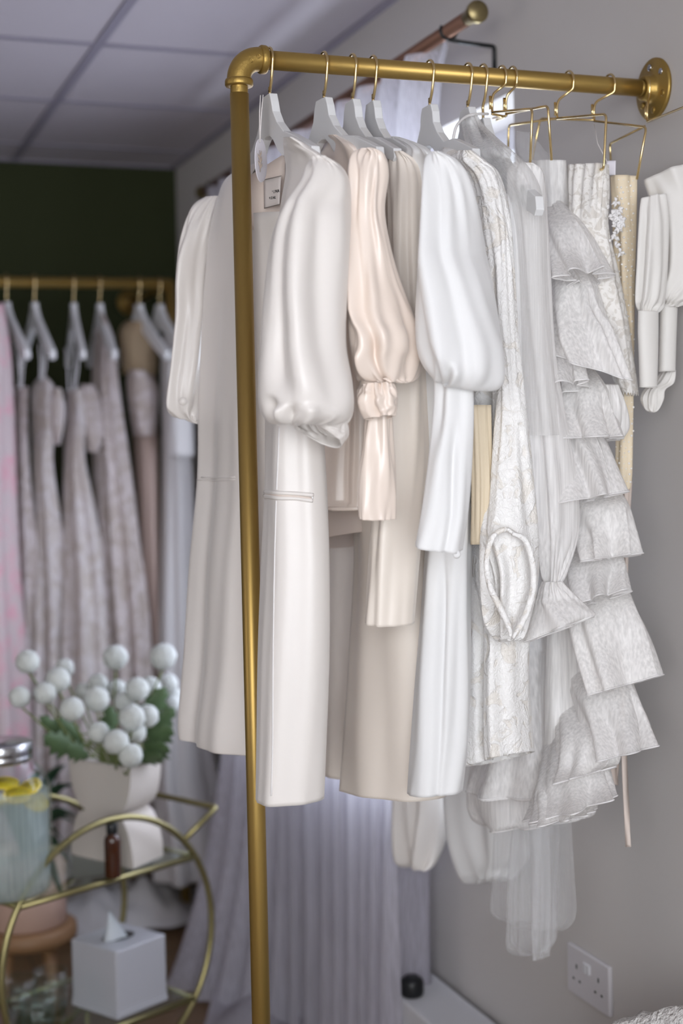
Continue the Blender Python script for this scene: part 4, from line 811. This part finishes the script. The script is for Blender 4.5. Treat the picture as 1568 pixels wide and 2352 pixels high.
# pom-pom flowers
heads = [(63, 1520, 24, 3.25), (45, 1601, 22, 3.2), (148, 1535, 20, 3.35), (133, 1562, 25, 3.22), (103, 1592, 23, 3.2), (165, 1629, 25, 3.12), (222, 1606, 26, 3.15), (265, 1510, 26, 3.32), (225, 1570, 20, 3.35), (268, 1585, 22, 3.38), (285, 1612, 21, 3.2), (315, 1583, 25, 3.18), (344, 1580, 24, 3.3), (375, 1508, 28, 3.25), (385, 1570, 22, 3.4), (395, 1600, 22, 3.45), (303, 1648, 27, 3.08), (338, 1645, 24, 3.15), (226, 1682, 22, 3.12), (309, 1682, 24, 3.14), (267, 1704, 26, 3.05), (300, 1735, 25, 3.04), (395, 1618, 18, 3.42), (190, 1588, 17, 3.36)]
def fl_pos(x, y): 
    return 'left' if x < 140 else 'right' if x > 330 else 'middle'
def pom_label(i, x, y):
    L = {0: 'white pompom flower standing highest at the left of the bouquet', 1: 'white pompom flower furthest left in the bouquet', 2: 'small pompom flower behind the upper left cluster', 3: 'pompom flower at the top of the left cluster', 4: 'creamy pompom flower lowest in the left cluster', 5: 'large pompom flower above the left lobed leaf', 6: 'large pompom flower in the middle left of the bouquet', 7: 'pompom flower standing highest in the middle against the lace gown',
         8: 'faded pompom flower showing a yellow centre behind the middle', 9: 'pompom flower half hidden behind the middle cluster', 10: 'small cream pompom flower between green leaves in the middle', 11: 'large pompom flower at the top of the right middle cluster', 12: 'pompom flower just right of the upper right middle one', 13: 'white pompom flower standing highest at the right of the bouquet', 14: 'blurred pompom flower behind the right green leaf', 15: 'pompom flower touching the coat dress edge at right',
         16: 'biggest pompom flower in front, right of centre', 17: 'pompom flower right of the biggest front flower', 18: 'half hidden pompom flower left of the lowest cluster', 19: 'pompom flower directly beneath the biggest front flower', 20: 'round pompom flower lowest left, just above the vase rim', 21: 'pompom flower resting at the vase rim', 22: 'small pompom flower lowest at the right edge of the bouquet', 23: 'tiny distant pompom flower between left and middle clusters'}
    return L[i]
for i, (x, y, r, d) in enumerate(heads):
    p = AY(x, y, d*.985); c = VT+Vector((random.uniform(-.02, .02), random.uniform(-.02, .02), -.05))
    G = thing('pompom_flower', c, pom_label(i, x, y), 'flower', 'pompom flowers in the white vase')
    R = r/3400*d*1.1; bm = bmesh.new(); bmesh.ops.create_icosphere(bm, subdivisions=4, radius=R)
    for v in bm.verts: v.co *= 1+.10*noise.noise(v.co*260+Vector((i, 0, 0)))+.05*noise.noise(v.co*90+Vector((i, 0, 0)))
    bm.transform(Matrix.Translation(p)); from_bm('flower_head', bm, M_pom, G, True)
    mid = c.lerp(p, .5)+Vector((0, 0, -.015)); tube('stem', [c, c+Vector((0, 0, .06)).lerp(p-c, .2), mid, p-Vector((0, 0, R*.8))], .0022, M_stem, G, n=6, smoothn=4)
def leafspray(label, tips, cat='leaf', mat=M_leaf, base=None, wid=.016, stems=True, name='leaf_sprig', group='leaf sprigs in the white vase'):
    base = base or VT+Vector((0, 0, -.03)); G = thing(name, base, label, cat, group)
    for (x, y, d, L) in tips:
        tip = AY(x, y, d); dr = tip-base; root = base+dr*.55
        tube('stem', [base, base+dr*.3+Vector((0, 0, .012)), root], .0022, M_stem, G, n=6, smoothn=3)
        bm = bmesh.new(); ax = (tip-root); ln = ax.length; ax.normalize(); side = ax.cross(Vector((.2, -1, .1))).normalized(); n_ = side.cross(ax); pts = []
        outl = [(0, .08), (.15, .5), (.22, .35), (.38, 1.0), (.45, .55), (.62, .95), (.7, .45), (.85, .55), (1, 0)]
        Lft = [bm.verts.new(root+ax*ln*a-side*wid*b*L+n_*-.004*b) for a, b in outl]; Mid = [bm.verts.new(root+ax*ln*max(0, a-.05)) for a, b in outl]; Rgt = [bm.verts.new(root+ax*ln*a+side*wid*b*L+n_*-.004*b) for a, b in outl]
        for k in range(len(outl)-1):
            bm.faces.new((Lft[k], Lft[k+1], Mid[k+1], Mid[k])); bm.faces.new((Mid[k], Mid[k+1], Rgt[k+1], Rgt[k]))
        o = from_bm('leaf', bm, mat, G, True); md = o.modifiers.new('t', 'SOLIDIFY'); md.thickness = .0008
leafspray('lobed green leaf sprig reaching furthest left over the vase', [(100, 1690, 3.15, 2.0), (150, 1712, 3.12, 1.6)])
leafspray('low green leaf sprig below the left pompom cluster', [(90, 1645, 3.2, 1.4), (130, 1650, 3.2, 1.5)])
leafspray('green leaf sprig rising between the middle pompoms', [(250, 1620, 3.2, 1.6), (235, 1660, 3.18, 1.5), (262, 1675, 3.14, 1.4)])
leafspray('large green leaf sprig at the upper right of the bouquet', [(380, 1578, 3.2, 2.2), (345, 1610, 3.22, 1.6), (400, 1625, 3.2, 2.0)])
leafspray('drooping green leaf sprig above the right vase corner', [(395, 1670, 3.15, 2.2), (385, 1712, 3.12, 2.4), (372, 1735, 3.1, 1.6)])
# drinks dispenser
jc = AZ(6, 2052, ZS); jx, jy = jc.x, jc.y
G = thing('drinks_dispenser', (jx, jy, ZS), 'ribbed glass drinks dispenser of lemon water at the left edge', 'drinks dispenser')
def zj(y): return AX(6, y, jx).z
zt, zn, zs, zl = zj(1712), zj(1768), zj(1822), ZS
k = 3.1/3400
rib = lambda a, z: .0009*math.cos(a*56) if z < (zs-ZS) and z > .03 else 0
lathe('glass_body', [(.0, .002), (100*k, .002), (108*k, .012), (112*k, .03), (112*k, zs-ZS-.01), (110*k, zs-ZS+.008), (100*k, (zs+zn)/2-ZS+.006), (84*k, zn-ZS-.004), (72*k, zn-ZS+.01), (70*k, zt-ZS-.01)], (jx, jy, ZS), M_glass, G, n=224, fold=rib)
lathe('lid', [(0, 0), (72*k, 0), (75*k, .003), (75*k, .012), (74*k, .014), (75*k, .017), (75*k, .036), (72*k, .040), (0, .041)], (jx, jy, zn+.006), M_steel, G, n=48)
lathe('water', [(0, 0), (98*k, 0), (104*k, .01), (107*k, .03), (107*k, zs-ZS-.012), (0, zs-ZS-.012)], (jx, jy, ZS+.006), M_water, G, n=64)
rnd = random.Random(9)
for i in range(7):
    px = [40, 5, 75, 90, 20, -30, 62][i]; py = [1842, 1850, 1835, 1868, 1825, 1848, 1858][i]
    p = AX(px, py, jx); p = Vector((jx, jy, 0))+Vector(((px-6)*k*.9, -.05+.012*i, 0)); p.z = zj(py)+.01
    dd = Vector((p.x-jx, p.y-jy)); 
    if dd.length > .075: p.x = jx+dd.x*.075/dd.length; p.y = jy+dd.y*.075/dd.length
    ax = (rnd.uniform(-.5, .5), rnd.uniform(-.7, .1), 1)
    t = thing('lemon_slice', p, ['lemon slice nearest the glass in the middle of the dispenser', 'lemon slice left of the front one in the dispenser', 'tilted lemon slice at the right of the dispenser', 'pale lemon slice pressed against the right glass side', 'lemon slice floating on top in the dispenser', 'lemon slice at the photo edge in the dispenser', 'lemon slice tucked under the tilted right slice'][i], 'lemon slice', 'lemon slices in the dispenser')
    lathe('flesh', [(0, 0), (.024, 0), (.024, .005), (0, .005)], p, M_lemon, t, n=28, axis=ax)
    lathe('rind', [(.024, -.0003), (.0275, -.0003), (.0275, .0053), (.024, .0053), (.024, -.0003)], p, M_rind, t, n=28, axis=ax)
# amber bottle
bp = AZ(260, 2014, ZS)
G = thing('amber_bottle', bp, 'small amber glass bottle with black cap in front of the vase', 'bottle'); kk = 3.1/3400
lathe('body', [(0, 0), (18*kk, 0), (19*kk, .003), (19*kk, .078), (17*kk, .086), (12*kk, .091), (11*kk, .096)], bp, M_amber, G, n=32)
lathe('cap', [(0, 0), (12.5*kk, 0), (13*kk, .002), (13*kk, .020), (12*kk, .022), (0, .022)], bp+Vector((0, 0, .093)), M_black, G, n=32, fold=lambda a, z: .0003*math.cos(a*24))
# tissue box
zb = ZL+.0092; f0, r0, l0 = AZ(270, 2343, zb), AZ(384, 2296, zb), AZ(157, 2312, zb)
G = thing('tissue_box', f0, 'white cube tissue box cover on the lower cart shelf', 'tissue box')
e1 = (r0-f0); e2 = (l0-f0); e1.z = e2.z = 0; s1 = (e1.length+e2.length)/2; e1.normalize(); e2 = Vector((-e1.y, e1.x, 0)); hb = .150
bm = bmesh.new(); box(bm, (0, 0, 0), (s1, s1, hb-.002), bev=.004)
box(bm, (-.0015, -.0015, .0), (s1+.0015, s1+.0015, .012), bev=.0015); box(bm, (-.0008, -.0008, .016), (s1+.0008, s1+.0008, .019), bev=.0005)
MB = Matrix(((e1.x, e2.x, 0, f0.x), (e1.y, e2.y, 0, f0.y), (0, 0, 1, zb), (0, 0, 0, 1)))
bm.transform(MB); from_bm('cover', bm, M_box, G)
def ring_oval(z, a, b, n=32): return [MB @ Vector((s1/2+a*math.cos(2*PI*k/n), s1/2+b*math.sin(2*PI*k/n), z)) for k in range(n)]
bm = bmesh.new(); v1 = [bm.verts.new(p) for p in ring_oval(hb-.0016, .040, .028)]; v2 = [bm.verts.new(p) for p in ring_oval(hb-.0008, .038, .026)]
for k_ in range(32): bm.faces.new((v1[k_], v1[(k_+1) % 32], v2[(k_+1) % 32], v2[k_]))
bm.faces.new(v2); from_bm('slot', bm, M_black, G)
bm = bmesh.new(); tipc = MB @ Vector((s1/2-.020, s1/2+.005, hb+.062)); R0 = []
base = [(-.044, -.006), (-.03, -.018), (-.008, -.016), (.010, -.020), (.014, -.004), (.004, .012), (-.015, .006), (-.03, .016)]
r1 = [bm.verts.new(MB @ Vector((s1/2+a, s1/2+b, hb-.001))) for a, b in base]; r2 = [bm.verts.new(tipc.lerp(v.co, .5)+Vector((.002*(i % 2), 0, -.004))) for i, v in enumerate(r1)]; r3 = [bm.verts.new(tipc.lerp(v.co, .06)) for v in r1]
for A, B in ((r1, r2), (r2, r3)):
    for k_ in range(8): bm.faces.new((A[k_], A[(k_+1) % 8], B[(k_+1) % 8], B[k_]))
bm.faces.new(r3); o = from_bm('tissue', bm, M_tissue, G, True)
# tumblers on the lower shelf
def tumbler(px, py, r, h, label):
    p = AZ(px, py, ZL+.0092); p.z = ZL+.0092
    G = thing('ribbed_tumbler', p, label, 'glass', 'ribbed tumblers on the lower shelf'); rb = lambda a, z: .0012*abs(math.cos(a*12))
    lathe('glass_body', [(0, .001), (r*.8, .001), (r*.86, .01), (r, h*.5), (r*1.02, h), (r*.96, h), (r*.93, h*.5), (r*.78, .014), (0, .012)], p, M_glass, G, n=144, fold=rb)
tumbler(118, 2352, .034, .118, 'ribbed clear tumbler right beside the tissue box')
tumbler(45, 2372, .034, .118, 'ribbed clear tumbler behind the left curve of the cart ring')
tumbler(88, 2395, .034, .10, 'ribbed clear tumbler in front of the other two at the photo bottom')
# plant on stool behind the cart
sp = Vector((.535, 3.86, 0))
G = thing('plant_stool', sp, 'round wooden stool with splayed legs behind the gold cart', 'stool')
lathe('seat', [(0, .205), (.118, .205), (.124, .210), (.126, .222), (.124, .243), (.116, .248), (0, .248)], sp, M_wood, G, n=48)
for a in (.6, 2.2, 3.75, 5.3): tube('leg', [sp+Vector((.07*math.cos(a), .07*math.sin(a), .206)), sp+Vector((.10*math.cos(a), .10*math.sin(a), 0))], [.017, .012], M_wood, G, n=12)
G = thing('potted_palm', sp+Vector((0, 0, .248)), 'dark green palm in a blush pot on the wooden stool', 'plant')
pp = sp+Vector((-.005, 0, .248))
lathe('pot', [(0, .001), (.098, .001), (.104, .006), (.106, .19), (.102, .19), (.098, .17), (0, .168)], pp, M_pot, G, n=48)
for i, (x, y, d) in enumerate([(150, 1755, 3.75), (170, 1800, 3.72), (185, 1880, 3.7), (150, 1935, 3.7), (140, 1840, 3.8), (172, 1890, 3.8), (60, 1800, 3.9), (30, 1850, 3.95), (-20, 1830, 3.9), (165, 1990, 3.66), (145, 2060, 3.6), (90, 1770, 4.0)]):
    b0 = pp+Vector((0, 0, .17)); tip = AY(x, y, d); m1 = b0.lerp(tip, .55)+Vector((0, 0, .06)); P = cr([list(b0), list(m1), list(tip)], 8); bm = bmesh.new(); pv = None
    for j, q in enumerate(P):
        q = Vector(q); wv = .0015+.013*math.sin(PI*min(1, j/(len(P)-1)))**1.2; sd = (tip-b0).cross(Vector((0, -1, .2))).normalized()
        a_, c_, b_ = bm.verts.new(q-sd*wv), bm.verts.new(q+Vector((0, .002, -.002))), bm.verts.new(q+sd*wv)
        if pv: bm.faces.new((pv[0], pv[1], c_, a_)); bm.faces.new((pv[1], pv[2], b_, c_))
        pv = (a_, c_, b_)
    from_bm('frond', bm, M_palm, G, True).modifiers.new('t', 'SOLIDIFY').thickness = .0008
# boucle chair, bottom right
G = thing('boucle_armchair', (1.0, 1.45, 0), 'cream boucle chair back just showing in the bottom right corner', 'armchair')
cpts = []
def chair():
    bm = bmesh.new(); box(bm, (.76, 1.16, .18), (1.20, 1.70, .42), bev=.04); o = from_bm('seat', bm, M_boucle, G, True)
    # curved back, top edge rises away to the right of the view
    P = []
    for i in range(25):
        a = math.radians(200-220*i/24)
        P.append((1.0+.20*math.cos(a), 1.42+.40*math.sin(a)))
    bm = bmesh.new(); rings = []
    for i, (x, y) in enumerate(P):
        t_ = i/24; top = .578+.13*max(0, min(1, (x-.95)/.22)); cxx, cyy = 1.0, 1.42; d = Vector((x-cxx, y-cyy, 0)).normalized(); r = []
        for kx in range(16):
            a = 2*PI*kx/16; r.append(bm.verts.new(Vector((x, y, 0))+d*.05*math.cos(a)*(-1)+Vector((0, 0, (top+.2)/2+((top-.2)/2)*(abs(math.sin(a))**.5)*(1 if math.sin(a) > 0 else -1)))))
        rings.append(r)
    for A, B in zip(rings, rings[1:]):
        for kx in range(16): bm.faces.new((A[kx], A[(kx+1) % 16], B[(kx+1) % 16], B[kx]))
    bm.faces.new(rings[0]); bm.faces.new(rings[-1][::-1])
    bmesh.ops.subdivide_edges(bm, edges=bm.edges, cuts=2, use_grid_fill=True, smooth=.3)
    for v in bm.verts: v.co += Vector((1, 1, 1))*.006*noise.noise(v.co*90)
    from_bm('backrest', bm, M_boucle, G, True)
    for (x, y) in ((.82, 1.22), (1.14, 1.22), (.82, 1.6), (1.14, 1.6)): tube('leg', [(x, y, .2), (x, y, 0)], [.02, .014], M_wood, G, n=12)
chair()
